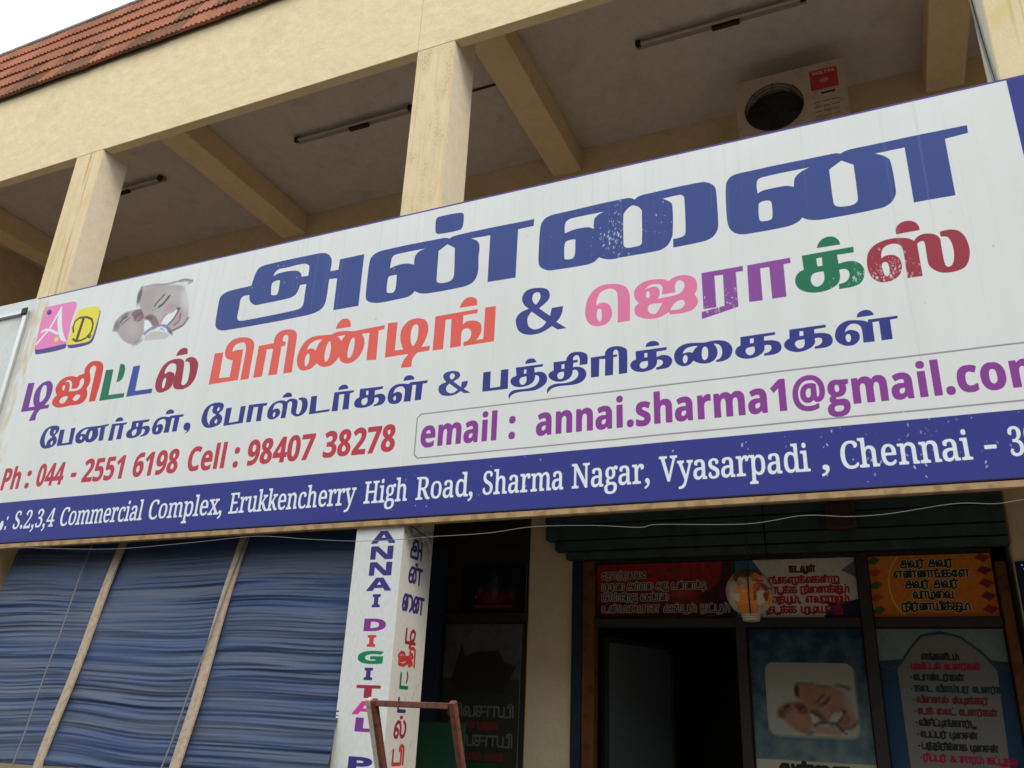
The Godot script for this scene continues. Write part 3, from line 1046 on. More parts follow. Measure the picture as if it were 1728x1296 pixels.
func wear_sign(im: Image, ppm: float, org: Vector2, W: float, H: float) -> void:
	# dirt runs, stains at the left edge, and places where the print has flaked
	var r := RandomNumberGenerator.new()
	r.seed = 55
	for k in 90:
		var x := r.randf_range(0.0, 6.2)
		var y := r.randf_range(0.7, H) if r.randf() < 0.4 else H
		var L := r.randf_range(0.2, 1.1)
		var w := r.randf_range(0.004, 0.022)
		var dx := r.randf_range(-0.01, 0.01)
		fill(im, [PackedVector2Array([Vector2(x, y), Vector2(x + w, y), Vector2(x + w * 0.6 + dx, y - L), Vector2(x + w * 0.3 + dx, y - L)])], ppm, org, lin(0.42, 0.43, 0.42), r.randf_range(0.03, 0.10))
	for k in 60:
		var c := Vector2(absf(r.randfn(0.0, 0.05)), r.randf_range(0.4, H))
		var a := r.randf_range(0.02, 0.06)
		soft_blob(im, ppm, org, c, [a * 0.6, 0.0, 0.0, a * r.randf_range(1.0, 3.0)], 0.8, lin(0.62, 0.42, 0.22), r.randf_range(0.15, 0.45))
	for k in 34:
		var c := Vector2(r.randf_range(0.0, 6.2), r.randf_range(0.3, H))
		soft_blob(im, ppm, org, c, [r.randf_range(0.004, 0.012), 0.0, 0.0, r.randf_range(0.004, 0.012)], 0.6, lin(0.45, 0.36, 0.24), r.randf_range(0.2, 0.5))
	# flaked print: centre, spread, how many
	for f in [[4.40, 1.40, 0.05, 0.07, 120], [4.42, 1.53, 0.02, 0.05, 16], [4.62, 1.42, 0.05, 0.05, 14], [5.56, 0.92, 0.06, 0.035, 110], [5.66, 0.94, 0.05, 0.04, 100], [5.63, 1.0, 0.06, 0.05, 30], [4.93, 0.90, 0.05, 0.03, 50], [5.0, 0.95, 0.05, 0.05, 20], [2.2, 1.58, 0.12, 0.06, 14], [5.6, 0.16, 0.45, 0.09, 90], [4.2, 0.16, 0.8, 0.09, 26]]:
		for k in f[4]:
			var c := Vector2(r.randfn(f[0], f[2]), r.randfn(f[1], f[3]))
			if c.y < 0.01 or c.x > 6.45:
				continue
			var a := r.randf_range(0.0012, 0.0045)
			var t := r.randf_range(-0.6, 0.6)
			var p := PackedVector2Array()
			for q in 6:
				var d := Vector2(cos(TAU * q / 6.0) * a, sin(TAU * q / 6.0) * a * r.randf_range(0.8, 3.0)).rotated(t)
				p.append(c + d)
			fill(im, [p], ppm, org, lin(0.72, 0.71, 0.69), r.randf_range(0.25, 0.8))

func build_side_sign() -> void:
	var s := thing("blank_sign", "blank white sign board with an aluminium edge frame beside the printed sign", "sign", Vector3(-7.3, 2.47, 0))
	part("panel", box_mesh(Vector3(-1.85, 0, 0.02), Vector3(1.795, 1.835, 0.06), 0.004), surf(mottled(411, Color(0.66, 0.66, 0.62), Color(0.60, 0.59, 0.53), Color(0.45, 0.42, 0.35), 256, 0.01, 0.4, 0.02), 0.5, 0.5), s)
	part("frame_rail", box_mesh(Vector3(-1.8, 1.705, 0.061), Vector3(1.715, 1.735, 0.085), 0.005), M.alu, s)
	part("frame_rail", box_mesh(Vector3(-1.8, 0.05, 0.061), Vector3(1.715, 0.08, 0.085), 0.005), M.alu, s)
	part("frame_rail", box_mesh(Vector3(1.68, 0.082, 0.061), Vector3(1.718, 1.703, 0.087), 0.005), M.alu, s)
	part("frame_rail", box_mesh(Vector3(-1.82, 0.082, 0.061), Vector3(-1.785, 1.703, 0.087), 0.005), M.alu, s)
	part("corner_cap", box_mesh(Vector3(1.665, 1.69, 0.088), Vector3(1.73, 1.745, 0.098), 0.006), M.black, s)

# ---------------------------------------------------------------- blue tarpaulin
func tarp_point(u: float, y: float, n1: FastNoiseLite, n2: FastNoiseLite, n3: FastNoiseLite) -> Vector3:
	# u: metres along the front, y: height; hangs from behind the sign and leans out at the foot
	var z := -0.10 + (2.457 - y) * 0.178
	var hang := clampf((2.62 - y) / 0.5, 0.0, 1.0)
	var calm := clampf(0.8 + 0.9 * n3.get_noise_2d(u * 0.5 + 40.0, y * 2.4), 0.3, 1.2)
	var skew := 0.03 * n3.get_noise_2d(u * 0.6 + 90.0, y * 0.5)
	var a := n1.get_noise_2d(u * 0.16, (y + skew) * 9.0)
	var b := n2.get_noise_2d(u * 0.34 + 11.0, (y + skew) * 21.0)
	var f := n2.get_noise_2d(u * 0.7 + 60.0, (y + skew * 0.7) * 46.0)
	z += hang * calm * ((0.5 - absf(a)) * 0.017 + (0.4 - absf(b)) * 0.0105 + 0.0026 * f)
	z += 0.012 * n3.get_noise_2d(u * 0.8, y * 1.2)
	return Vector3(u, y, z)

func build_curtain() -> void:
	var n1 := noise(501, 1.0, 2)
	var n2 := noise(502, 1.0, 2)
	var n3 := noise(503, 1.0, 2)
	var c := thing("tarpaulin_curtain", "blue wrinkled tarpaulin curtain held by tan battens between the pillars", "curtain", Vector3(-3.9, 1.19, 0.12))
	var x0 := -5.24
	var x1 := -2.475
	var NX := 150
	var NY := 340
	var V := PackedVector3Array()
	var N := PackedVector3Array()
	var U := PackedVector2Array()
	var I := PackedInt32Array()
	for j in NY + 1:
		for i in NX + 1:
			var u := lerpf(x0, x1 + 0.03 * clampf((1.75 - 0.0043 * j) / 0.5 - 0.7, 0.0, 1.0), float(i) / NX)
			var lowest := 1.205 + 0.012 * sin(u * 3.0) - 0.01 * (u + 3.9)
			var y := lerpf(lowest, 2.66, float(j) / NY)
			var p := tarp_point(u, y, n1, n2, n3)
			if j < 4:
				p.z -= 0.02 * (1.0 - j / 4.0)
			var px := tarp_point(u + 0.01, y, n1, n2, n3) - tarp_point(u - 0.01, y, n1, n2, n3)
			var py := tarp_point(u, y + 0.003, n1, n2, n3) - tarp_point(u, y - 0.003, n1, n2, n3)
			V.append(p - c.position)
			N.append(px.cross(py).normalized())
			U.append(Vector2(float(i) / NX, 1.0 - float(j) / NY))
	for j in NY:
		for i in NX:
			var a := j * (NX + 1) + i
			I.append_array([a, a + NX + 2, a + 1, a, a + NX + 1, a + NX + 2])
	var arr := []
	arr.resize(Mesh.ARRAY_MAX)
	arr[Mesh.ARRAY_VERTEX] = V
	arr[Mesh.ARRAY_NORMAL] = N
	arr[Mesh.ARRAY_TEX_UV] = U
	arr[Mesh.ARRAY_INDEX] = I
	var mesh := ArrayMesh.new()
	mesh.add_surface_from_arrays(Mesh.PRIMITIVE_TRIANGLES, arr)
	# faded blue sheet with level dust bands
	var W := 512
	var H := 512
	var im := Image.create(W, H, false, Image.FORMAT_RGB8)
	var d1 := noise(511, 0.02, 4)
	var d2 := noise(512, 0.06, 3)
	for y in H:
		for x in W:
			var t := clampf(0.46 + 0.7 * d1.get_noise_2d(x * 0.12, y * 1.3) + 0.15 * d2.get_noise_2d(x * 0.6, y * 2.0), 0.0, 1.0)
			var col := Color(0.020, 0.045, 0.130).lerp(Color(0.070, 0.080, 0.110), t)
			im.set_pixel(x, y, col.linear_to_srgb())
	var tm := print_material(im, 0.5, 0.45)
	part("sheet", mesh, tm, c)
	for s in [[-4.272, -4.288, 0.058], [-3.330, -3.335, 0.062]]:
		var st := st_new()
		var prev := []
		for k in 25:
			var y := lerpf(1.19, 2.64, k / 24.0)
			var xc := lerpf(s[1], s[0], k / 24.0) + 0.006 * sin(y * 7.0 + s[0])
			var z := -0.10 + (2.457 - y) * 0.178 + 0.022
			var w: float = s[2] * 0.5
			var ring := [Vector3(xc - w, y, z), Vector3(xc + w, y, z), Vector3(xc + w, y, z - 0.012), Vector3(xc - w, y, z - 0.012)]
			for q in 4:
				ring[q] -= c.position
			if k > 0:
				for q in 4:
					quad(st, prev[q], prev[(q + 1) % 4], ring[(q + 1) % 4], ring[q])
			else:
				quad(st, ring[3], ring[2], ring[1], ring[0])
			if k == 24:
				quad(st, ring[0], ring[1], ring[2], ring[3])
			prev = ring
		part("batten", st.commit(), M.strap, c)
	for rp in [[Vector3(-4.545, 2.60, -0.105), Vector3(-4.462, 1.195, 0.155)], [Vector3(-3.285, 2.60, -0.10), Vector3(-3.41, 1.2, 0.155)]]:
		var pts := []
		for k in 9:
			pts.append(rp[0].lerp(rp[1], k / 8.0) - c.position + Vector3(0.004 * sin(k * 2.0), 0, 0.004))
		part("rope", tube_mesh(pts, 0.0045, 6), flat(Color(0.17, 0.18, 0.20), 0.8), c)

# ---------------------------------------------------------------- upper corridor
func build_corridor_fittings() -> void:
	var first: Node3D = null
	var labels := ["unlit tube light on the corridor ceiling in front of the air conditioner", "unlit tube light on the corridor ceiling of the bay above the portrait print", "unlit tube light on the corridor ceiling above the blank sign"]
	var xs := [-0.69, -4.02, -7.0]
	for i in 3:
		var t: Node3D
		if i == 0:
			t = thing("tube_light", labels[0], "tube light", Vector3(xs[0], 6.6, -1.4), "corridor tube lights")
			part("batten", box_mesh(Vector3(-0.645, -0.046, -0.028), Vector3(0.645, -0.001, 0.022), 0.004), M.fitting, t)
			part("tube", tube_mesh([Vector3(-0.60, -0.052, 0.046), Vector3(0.60, -0.052, 0.046)], 0.014, 12), M.tube_glass, t)
			for s in [-1.0, 1.0]:
				part("lamp_holder", box_mesh(Vector3(s * 0.622 - 0.02, -0.074, 0.023), Vector3(s * 0.622 + 0.02, -0.02, 0.062), 0.004), M.black, t)
			part("choke", box_mesh(Vector3(-0.05, -0.074, -0.02), Vector3(0.16, -0.047, 0.02), 0.004), M.dark_frame, t)
			first = t
		else:
			t = first.duplicate()
			t.name = numbered("tube_light")
			add_child(t)
			t.position = Vector3(xs[i], 6.6, -1.4)
			t.set_meta("label", labels[i])
	var pipe := thing("conduit_pipe", "thin dark conduit pipe along the corridor ceiling behind the mould-specked pillar", "pipe", Vector3(-2.9, 6.59, -1.4))
	part("pipe_length", tube_mesh([Vector3(-0.47, 0, 0), Vector3(0.435, 0, 0)], 0.010, 8), M.dark_frame, pipe)
	# outdoor unit of an air conditioner
	var a := thing("air_conditioner", "beige outdoor air conditioner unit with round fan grille and red sticker under the ceiling", "air conditioner", Vector3(-0.25, 5.78, -2.05))
	var st := st_new()
	# casing with a round opening in the front
	var hw := 0.41
	var h := 0.625
	var zf := 0.15
	var zb := -0.15
	var fc := Vector2(-0.127, 0.30)
	var fr := 0.225
	var o := func(x, y, z): return Vector3(x, y, z)
	quad(st, o.call(hw, 0, zb), o.call(-hw, 0, zb), o.call(-hw, h, zb), o.call(hw, h, zb))
	quad(st, o.call(hw, 0, zf - 0.01), o.call(hw, 0, zb), o.call(hw, h, zb), o.call(hw, h, zf - 0.01))
	quad(st, o.call(-hw, 0, zb), o.call(-hw, 0, zf - 0.01), o.call(-hw, h, zf - 0.01), o.call(-hw, h, zb))
	quad(st, o.call(-hw, h, zf - 0.01), o.call(hw, h, zf - 0.01), o.call(hw, h, zb), o.call(-hw, h, zb))
	quad(st, o.call(-hw, 0, zb), o.call(hw, 0, zb), o.call(hw, 0, zf - 0.01), o.call(-hw, 0, zf - 0.01))
	var ring := 48
	var edge := func(t: float) -> Vector2:
		# point on the front's border in direction t from the fan's middle
		var d := Vector2(cos(t), sin(t))
		var k := 1e9
		if d.x > 1e-6: k = minf(k, (hw - 0.01 - fc.x) / d.x)
		if d.x < -1e-6: k = minf(k, (-hw + 0.01 - fc.x) / d.x)
		if d.y > 1e-6: k = minf(k, (h - 0.01 - fc.y) / d.y)
		if d.y < -1e-6: k = minf(k, (0.01 - fc.y) / d.y)
		return fc + d * k
	var ts := []
	for i in ring:
		ts.append(TAU * i / ring)
	for cn in [Vector2(hw - 0.01, h - 0.01), Vector2(-hw + 0.01, h - 0.01), Vector2(-hw + 0.01, 0.01), Vector2(hw - 0.01, 0.01)]:
		ts.append(fposmod((cn - fc).angle(), TAU))
	ts.sort()
	for i in ts.size():
		var t0: float = ts[i]
		var t1: float = ts[(i + 1) % ts.size()]
		var p0 := fc + Vector2(cos(t0), sin(t0)) * fr
		var p1 := fc + Vector2(cos(t1), sin(t1)) * fr
		var q0: Vector2 = edge.call(t0)
		var q1: Vector2 = edge.call(t1)
		quad(st, o.call(p0.x, p0.y, zf), o.call(q0.x, q0.y, zf), o.call(q1.x, q1.y, zf), o.call(p1.x, p1.y, zf))
		quad(st, o.call(p1.x, p1.y, zf), o.call(p1.x, p1.y, zf - 0.1), o.call(p0.x, p0.y, zf - 0.1), o.call(p0.x, p0.y, zf))
	for e in [[Vector3(-hw, 0, zf - 0.01), Vector3(hw, 0, zf - 0.01), Vector3(hw - 0.01, 0.01, zf), Vector3(-hw + 0.01, 0.01, zf)], [Vector3(-hw + 0.01, h - 0.01, zf), Vector3(hw - 0.01, h - 0.01, zf), Vector3(hw, h, zf - 0.01), Vector3(-hw, h, zf - 0.01)], [Vector3(hw - 0.01, 0.01, zf), Vector3(hw, 0, zf - 0.01), Vector3(hw, h, zf - 0.01), Vector3(hw - 0.01, h - 0.01, zf)], [Vector3(-hw, 0, zf - 0.01), Vector3(-hw + 0.01, 0.01, zf), Vector3(-hw + 0.01, h - 0.01, zf), Vector3(-hw, h, zf - 0.01)]]:
		quad(st, e[0], e[1], e[2], e[3])
	part("casing", st.commit(), M.ac_shell, a)
	var g := st_new()
	for k in 7:
		var r := 0.03 + 0.031 * k
		var pts := []
		for i in 33:
			pts.append(Vector3(fc.x + cos(TAU * i / 32) * r, fc.y + sin(TAU * i / 32) * r, zf + 0.004))
		tube(g, pts, 0.0028, 5)
	for i in 8:
		var d := Vector3(cos(TAU * i / 8), sin(TAU * i / 8), 0)
		tube(g, [Vector3(fc.x, fc.y, zf + 0.008) + d * 0.02, Vector3(fc.x, fc.y, zf + 0.008) + d * 0.228], 0.0028, 5)
	part("grille", g.commit(), flat(Color(0.06, 0.055, 0.05), 0.6), a)
	var fb := st_new()
	for i in 3:
		var t := TAU * i / 3
		for k in 6:
			var s0 := t + k * 0.14
			var s1 := t + (k + 1) * 0.14
			var z0 := 0.06 + 0.012 * k
			var c0 := Vector3(fc.x, fc.y, 0)
			quad(fb, c0 + Vector3(cos(s0) * 0.05, sin(s0) * 0.05, z0 - 0.02), c0 + Vector3(cos(s0) * 0.2, sin(s0) * 0.2, z0 - 0.02), c0 + Vector3(cos(s1) * 0.2, sin(s1) * 0.2, z0 - 0.008), c0 + Vector3(cos(s1) * 0.05, sin(s1) * 0.05, z0 - 0.008))
	part("fan", fb.commit(), flat(Color(0.05, 0.05, 0.05), 0.6), a)
	part("fan_back", box_mesh(Vector3(fc.x - 0.24, fc.y - 0.24, 0.0), Vector3(fc.x + 0.24, fc.y + 0.24, 0.02)), flat(Color(0.07, 0.065, 0.06), 0.7), a)
	var sk := Image.create(200, 190, false, Image.FORMAT_RGB8)
	sk.fill(lin(0.55, 0.04, 0.05))
	fill(sk, [ellipse_poly(Vector2(0.10, 0.08), 0.035, 0.022), ellipse_poly(Vector2(0.10, 0.08), 0.022, 0.012)], 1000.0, Vector2(0, 0.19), lin(0.6, 0.45, 0.4), 0.7)
	latin_in(sk, 1000.0, Vector2(0, 0.19), "VOLTAS", 0, 0.02, 0.18, 0.145, 0.175, "H", lin(0.75, 0.65, 0.6))
	var sq := st_new()
	quad(sq, Vector3(0.155, 0.36, zf + 0.003), Vector3(0.355, 0.36, zf + 0.003), Vector3(0.355, 0.55, zf + 0.003), Vector3(0.155, 0.55, zf + 0.003))
	part("sticker", sq.commit(), print_material(sk, 0.4), a)
	part("badge", box_mesh(Vector3(0.225, 0.315, zf + 0.001), Vector3(0.325, 0.328, zf + 0.005)), M.black, a)
	for i in 5:
		for k in 3:
			part("louvre", box_mesh(Vector3(0.165 + k * 0.065, 0.06 + i * 0.045, zf + 0.001), Vector3(0.215 + k * 0.065, 0.068 + i * 0.045, zf + 0.004)), M.fitting, a)
	for s in [-1.0, 1.0]:
		part("wall_bracket", box_mesh(Vector3(s * 0.3 - 0.02, -0.04, -0.449), Vector3(s * 0.3 + 0.02, -0.002, 0.14), 0.003), M.rust, a)
	# loose cables on the last pillar
	var cb := thing("pillar_cable", "two loose cables down the inner side of the pillar nearest the air conditioner", "cable", Vector3(0.735, 4.3, -0.1))
	for k in 2:
		var pts := []
		for i in 9:
			var t := i / 8.0
			pts.append(Vector3(-0.004 - 0.006 * k, lerpf(1.32, -0.10, t), lerpf(-0.12, 0.10, t) - 0.03 * sin(t * PI) * (1.0 + k * 0.6) + 0.02 * k))
		part("cable_run", tube_mesh(pts, 0.005, 6), M.black_cable if k == 0 else M.cable, cb)

# ---------------------------------------------------------------- shop front under the sign
func build_shop_front() -> void:
	var Z := -1.30
	var s := thing("shop_facade", "dark framed shop front hung with lettered posters behind the pillars", "shop front", Vector3(-0.6, 0.15, Z))
	bx("door_jamb", -1.768, -1.707, 0.152, 2.47, Z - 0.06, Z + 0.03, M.navy_paint, s, 0.004)
	bx("door_jamb", -1.705, -1.629, 0.152, 2.47, Z - 0.06, Z + 0.02, M.orange_wood, s, 0.004)
	bx("mullion", -0.80, -0.745, 0.152, 2.128, Z - 0.06, Z + 0.025, M.dark_frame, s, 0.004)
	bx("mullion", -0.143, -0.082, 0.152, 2.47, Z - 0.06, Z + 0.025, M.dark_frame, s, 0.004)
	bx("transom", -1.627, -0.145, 2.075, 2.128, Z - 0.055, Z + 0.020, M.dark_frame, s, 0.004)
	bx("transom", -0.080, 0.513, 2.075, 2.128, Z - 0.055, Z + 0.020, M.dark_frame, s, 0.004)
	bx("head_rail", -1.627, -0.145, 2.452, 2.472, Z - 0.055, Z + 0.015, M.dark_frame, s)
	bx("head_rail", -0.080, 0.513, 2.452, 2.472, Z - 0.055, Z + 0.015, M.dark_frame, s)
	bx("side_plank", 0.518, 0.566, 0.152, 2.40, Z - 0.04, Z + 0.03, M.orange_wood, s, 0.004)
	bx("back_panel", -1.627, -0.145, 2.13, 2.450, Z - 0.05, Z - 0.02, M.dark_frame, s)
	bx("back_panel", -0.080, 0.513, 2.13, 2.450, Z - 0.05, Z - 0.02, M.dark_frame, s)
	bx("back_panel", -0.744, -0.145, 0.152, 2.073, Z - 0.05, Z - 0.02, M.dark_frame, s)
	bx("back_panel", -0.080, 0.513, 0.152, 2.073, Z - 0.05, Z - 0.02, M.dark_frame, s)
	bx("lintel", -1.768, 0.598, 2.80, 2.948, -1.5, -1.31, M.cream, s)
	# open door leaf swung into the dark shop
	var d := thing("glass_door", "open frosted glass door leaf swung into the dark shop", "door", Vector3(-1.63, 0.16, -1.47))
	d.rotation.y = 1.12
	part("pane", box_mesh(Vector3(0.03, 0.03, -0.004), Vector3(0.62, 1.85, 0.004)), flat(Color(0.10, 0.115, 0.115), 0.35), d)
	part("stile", box_mesh(Vector3(0, 0, -0.02), Vector3(0.03, 1.88, 0.02), 0.003), M.dark_frame, d)
	part("stile", box_mesh(Vector3(0.62, 0, -0.02), Vector3(0.65, 1.88, 0.02), 0.003), M.dark_frame, d)
	part("rail", box_mesh(Vector3(0.031, 0, -0.019), Vector3(0.619, 0.03, 0.019)), M.dark_frame, d)
	part("rail", box_mesh(Vector3(0.031, 1.85, -0.019), Vector3(0.619, 1.88, 0.019)), M.dark_frame, d)
	# rolling shutter housing over the posters
	var h := thing("shutter_housing", "dark teal rolling shutter housing above the row of posters", "shutter", Vector3(-0.6, 2.475, -1.26))
	var ys := [2.475, 2.528, 2.595, 2.69, 2.80]
	for i in 4:
		var left: float = [-1.80, -1.87, -1.93, -1.93][i]
		bx("slat", left, -0.602, ys[i], ys[i + 1] - 0.006, -1.298, [-1.235, -1.225, -1.215, -1.205][i], M.teal, h, 0.004)
		bx("slat", -0.598, 0.596, ys[i], ys[i + 1] - 0.006, -1.298, [-1.235, -1.225, -1.215, -1.205][i], M.teal, h, 0.004)
	var jb := thing("junction_box", "small dark red box fixed on the shutter housing", "box", Vector3(-0.185, 2.57, -1.15))
	part("shell", box_mesh(Vector3(-0.075, 0.0, -0.054), Vector3(0.075, 0.15, 0.03), 0.01), flat(Color(0.10, 0.035, 0.035), 0.6), jb)
	part("lid", box_mesh(Vector3(-0.06, 0.015, 0.031), Vector3(0.06, 0.135, 0.038), 0.004), flat(Color(0.07, 0.03, 0.03), 0.6), jb)
	# neighbouring front between the white pillar and the inner pillar
	var n := thing("side_shop_facade", "narrow dark shop front with two dim posters behind the white lettered pillar", "shop front", Vector3(-2.5, 0.15, Z))
	bx("mullion", -2.95, -2.66, 0.152, 2.60, Z - 0.06, Z + 0.03, M.navy_paint, n, 0.004)
	bx("back_panel", -2.658, -2.074, 0.152, 2.60, Z - 0.06, Z - 0.02, M.dark_frame, n)
	bx("transom", -2.658, -2.074, 2.105, 2.165, Z - 0.019, Z + 0.02, M.dark_frame, n, 0.004)
	bx("head_panel", -2.95, -2.074, 2.602, 2.948, Z - 0.06, Z - 0.01, M.dark_frame, n)

# ---------------------------------------------------------------- posters
func poster(label: String, x0: float, x1: float, y0: float, y1: float, im: Image, z := -1.318) -> void:
	var p := thing("poster", label, "poster", Vector3((x0 + x1) * 0.5, y0, z))
	var w := (x1 - x0) * 0.5
	var h := y1 - y0
	var m := box_mesh(Vector3(-w, 0, 0), Vector3(w, h, 0.004))
	part("board", m, flat(Color(0.5, 0.5, 0.48), 0.7), p)
	var st := st_new()
	quad(st, Vector3(-w, 0, 0.0065), Vector3(w, 0, 0.0065), Vector3(w, h, 0.0065), Vector3(-w, h, 0.0065))
	part("print", st.commit(), print_material(im, 0.6, 0.3), p)

func sheet(w: float, h: float, ppm: float, top: Color, bottom: Color, sd: int, amp := 0.12) -> Image:
	# a printed ground in two tones with a mottle
	var im := Image.create(int(w * ppm), int(h * ppm), false, Image.FORMAT_RGB8)
	var n := noise(sd, 0.02, 4)
	for y in im.get_height():
		for x in im.get_width():
			var t := clampf(float(y) / im.get_height() + 0.35 * n.get_noise_2d(x, y), 0.0, 1.0)
			var c := top.lerp(bottom, t)
			var g := 1.0 + amp * n.get_noise_2d(x * 2.0 + 500.0, y * 2.0)
			im.set_pixel(x, y, Color(c.r * g, c.g * g, c.b * g).linear_to_srgb())
	return im

func build_posters() -> void:
	var Q := 640.0
	# red poster, pale outlined lettering
	var w := 0.815
	var h := 0.318
	var im := sheet(w, h, Q, Color(0.34, 0.025, 0.02), Color(0.05, 0.008, 0.01), 601, 0.6)
	var o := Vector2(0, h)
	soft_blob(im, Q, o, Vector2(0.52, 0.15), [0.12, 0, 0, 0.08], 0.9, lin(0.42, 0.06, 0.03), 0.7)
	fill(im, stroke_polys(PackedVector2Array([Vector2(0.75, 0.31), Vector2(0.785, 0.25), Vector2(0.78, 0.18), Vector2(0.74, 0.13)]), 0.03), Q, o, lin(0.30, 0.02, 0.14))
	fill(im, [PackedVector2Array([Vector2(0.62, 0.12), Vector2(0.74, 0.20), Vector2(0.76, 0.32), Vector2(0.815, 0.32), Vector2(0.815, 0.0), Vector2(0.70, 0.0)])], Q, o, lin(0.02, 0.012, 0.012), 0.7)
	for ln in [["ee th aa R . R aa l ee", 0.03, 0.31, 0.232], ["m u zh u m ai _ A L . L ai _ A th u _ U N . N t . ti", 0.03, 0.66, 0.166], ["k aa L . k i R th u _ v ee t . k ai", 0.03, 0.44, 0.102], ["U N . m ai y aa n2 _ A n2 . p u m . _ n t . p u m ...", 0.03, 0.79, 0.036]]:
		var tx: String = ln[0].replace("...", ". . .")
		pen_text(im, Q, o, tx, ln[1], ln[2], ln[3], 0.036, 0.013, lin(0.55, 0.50, 0.42))
		pen_text(im, Q, o, tx, ln[1], ln[2], ln[3], 0.036, 0.0055, lin(0.05, 0.015, 0.015))
	poster("dark red poster with four lines of pale outlined letters", -1.620, -0.805, 2.131, 2.449, im)
	# pale poster with red lettering, dark corner
	w = 0.645
	im = sheet(w, h, Q, Color(0.62, 0.55, 0.46), Color(0.58, 0.52, 0.46), 611, 0.1)
	fill(im, [PackedVector2Array([Vector2(0, 0), Vector2(0.13, 0), Vector2(0.18, 0.20), Vector2(0.10, 0.32), Vector2(0, 0.32)])], Q, o, lin(0.05, 0.12, 0.16))
	fill(im, [PackedVector2Array([Vector2(0.645, 0.0), Vector2(0.645, 0.095), Vector2(0.54, 0.075), Vector2(0.46, 0.09), Vector2(0.50, 0.055), Vector2(0.46, 0.0)])], Q, o, lin(0.02, 0.02, 0.07))
	fill(im, [PackedVector2Array([Vector2(0.57, 0.25), Vector2(0.645, 0.30), Vector2(0.645, 0.21)])], Q, o, lin(0.16, 0.16, 0.19))
	for ln in [["k t v u L .", 0.30, 0.44, 0.246, 0.11, 0.02, 0.02], ["U ng . k L u k . e k n2 . R u", 0.14, 0.56, 0.186, 0.42, 0.02, 0.03], ["e k aa t u k . k _ n i ai n2 k . k u m .", 0.13, 0.605, 0.132, 0.42, 0.02, 0.03], ["E ai th y u m . , _ E v r aa l u m .", 0.14, 0.60, 0.080, 0.42, 0.02, 0.03], ["th t u k . k _ m u ti y aa th u .", 0.16, 0.56, 0.026, 0.36, 0.02, 0.03]]:
		pen_text(im, Q, o, ln[0], ln[1], ln[2], ln[3], 0.031, 0.0095, lin(ln[4], ln[5], ln[6]))
	poster("cream poster with five lines of red letters and a dark corner", -0.79, -0.147, 2.131, 2.449, im)
	# orange poster with black lettering
	w = 0.585
	im = sheet(w, h, Q, Color(0.68, 0.20, 0.02), Color(0.62, 0.15, 0.015), 621, 0.2)
	for k in 5:
		var yy := 0.30 - k * 0.065
		fill(im, [PackedVector2Array([Vector2(0, yy), Vector2(0.035, yy + 0.018), Vector2(0.06, yy), Vector2(0.03, yy - 0.026), Vector2(0, yy - 0.02)])], Q, o, lin(0.06, 0.12, 0.03) if k % 2 == 0 else lin(0.50, 0.07, 0.03))
		fill(im, [PackedVector2Array([Vector2(0.585, yy), Vector2(0.54, yy + 0.02), Vector2(0.51, yy - 0.005), Vector2(0.55, yy - 0.028)])], Q, o, lin(0.30, 0.03, 0.03) if k % 2 == 0 else lin(0.16, 0.03, 0.06))
	var arc := PackedVector2Array()
	for i in 14:
		var t := -1.1 + 2.2 * i / 13.0
		arc.append(Vector2(0.20 - 0.11 * cos(t), 0.16 + 0.17 * sin(t)))
	fill(im, stroke_polys(arc, 0.007), Q, o, lin(0.78, 0.42, 0.06))
	for ln in [["A v r . _ A v r .", 0.16, 0.41, 0.256], ["E N . N ng . k ee L", 0.12, 0.48, 0.202], ["A v r . _ A v r .", 0.17, 0.42, 0.148], ["v aa zh . ai v", 0.20, 0.39, 0.094], ["n i r . N y i k . k u m .", 0.14, 0.46, 0.034]]:
		pen_text(im, Q, o, ln[0], ln[1], ln[2], ln[3], 0.034, 0.013, lin(0.70, 0.55, 0.32))
		pen_text(im, Q, o, ln[0], ln[1], ln[2], ln[3], 0.034, 0.008, lin(0.015, 0.03, 0.03))
	poster("orange poster with five lines of black letters and a leafy border", -0.078, 0.507, 2.131, 2.449, im)
	# portrait poster
	w = 0.585
	h = 1.10
	o = Vector2(0, h)
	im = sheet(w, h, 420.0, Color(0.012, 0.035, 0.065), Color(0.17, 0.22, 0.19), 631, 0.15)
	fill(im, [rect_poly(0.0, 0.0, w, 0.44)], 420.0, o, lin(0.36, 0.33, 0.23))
	var rr := PackedVector2Array()
	for c in [[0.48, 0.88, 0.0], [0.12, 0.88, PI / 2], [0.12, 0.60, PI], [0.48, 0.60, PI * 1.5]]:
		for i in 6:
			var t: float = c[2] + PI / 2 * i / 5.0
			rr.append(Vector2(c[0] + 0.045 * cos(t), c[1] + 0.045 * sin(t)))
	fill(im, [rr], 420.0, o, lin(0.30, 0.28, 0.23))
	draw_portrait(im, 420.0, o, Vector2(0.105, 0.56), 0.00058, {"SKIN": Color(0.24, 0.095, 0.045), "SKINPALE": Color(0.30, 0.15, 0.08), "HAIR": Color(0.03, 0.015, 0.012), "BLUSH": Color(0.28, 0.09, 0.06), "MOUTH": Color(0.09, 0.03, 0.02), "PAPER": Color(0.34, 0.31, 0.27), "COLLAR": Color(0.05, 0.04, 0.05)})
	pen_text(im, 420.0, o, "A n2 . ai n2", 0.11, 0.46, 0.355, 0.062, 0.019, lin(0.015, 0.015, 0.015))
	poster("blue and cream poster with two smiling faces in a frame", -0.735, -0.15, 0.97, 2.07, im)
	# list poster
	w = 0.585
	im = sheet(w, h, 560.0, Color(0.15, 0.20, 0.19), Color(0.2, 0.2, 0.18), 641, 0.15)
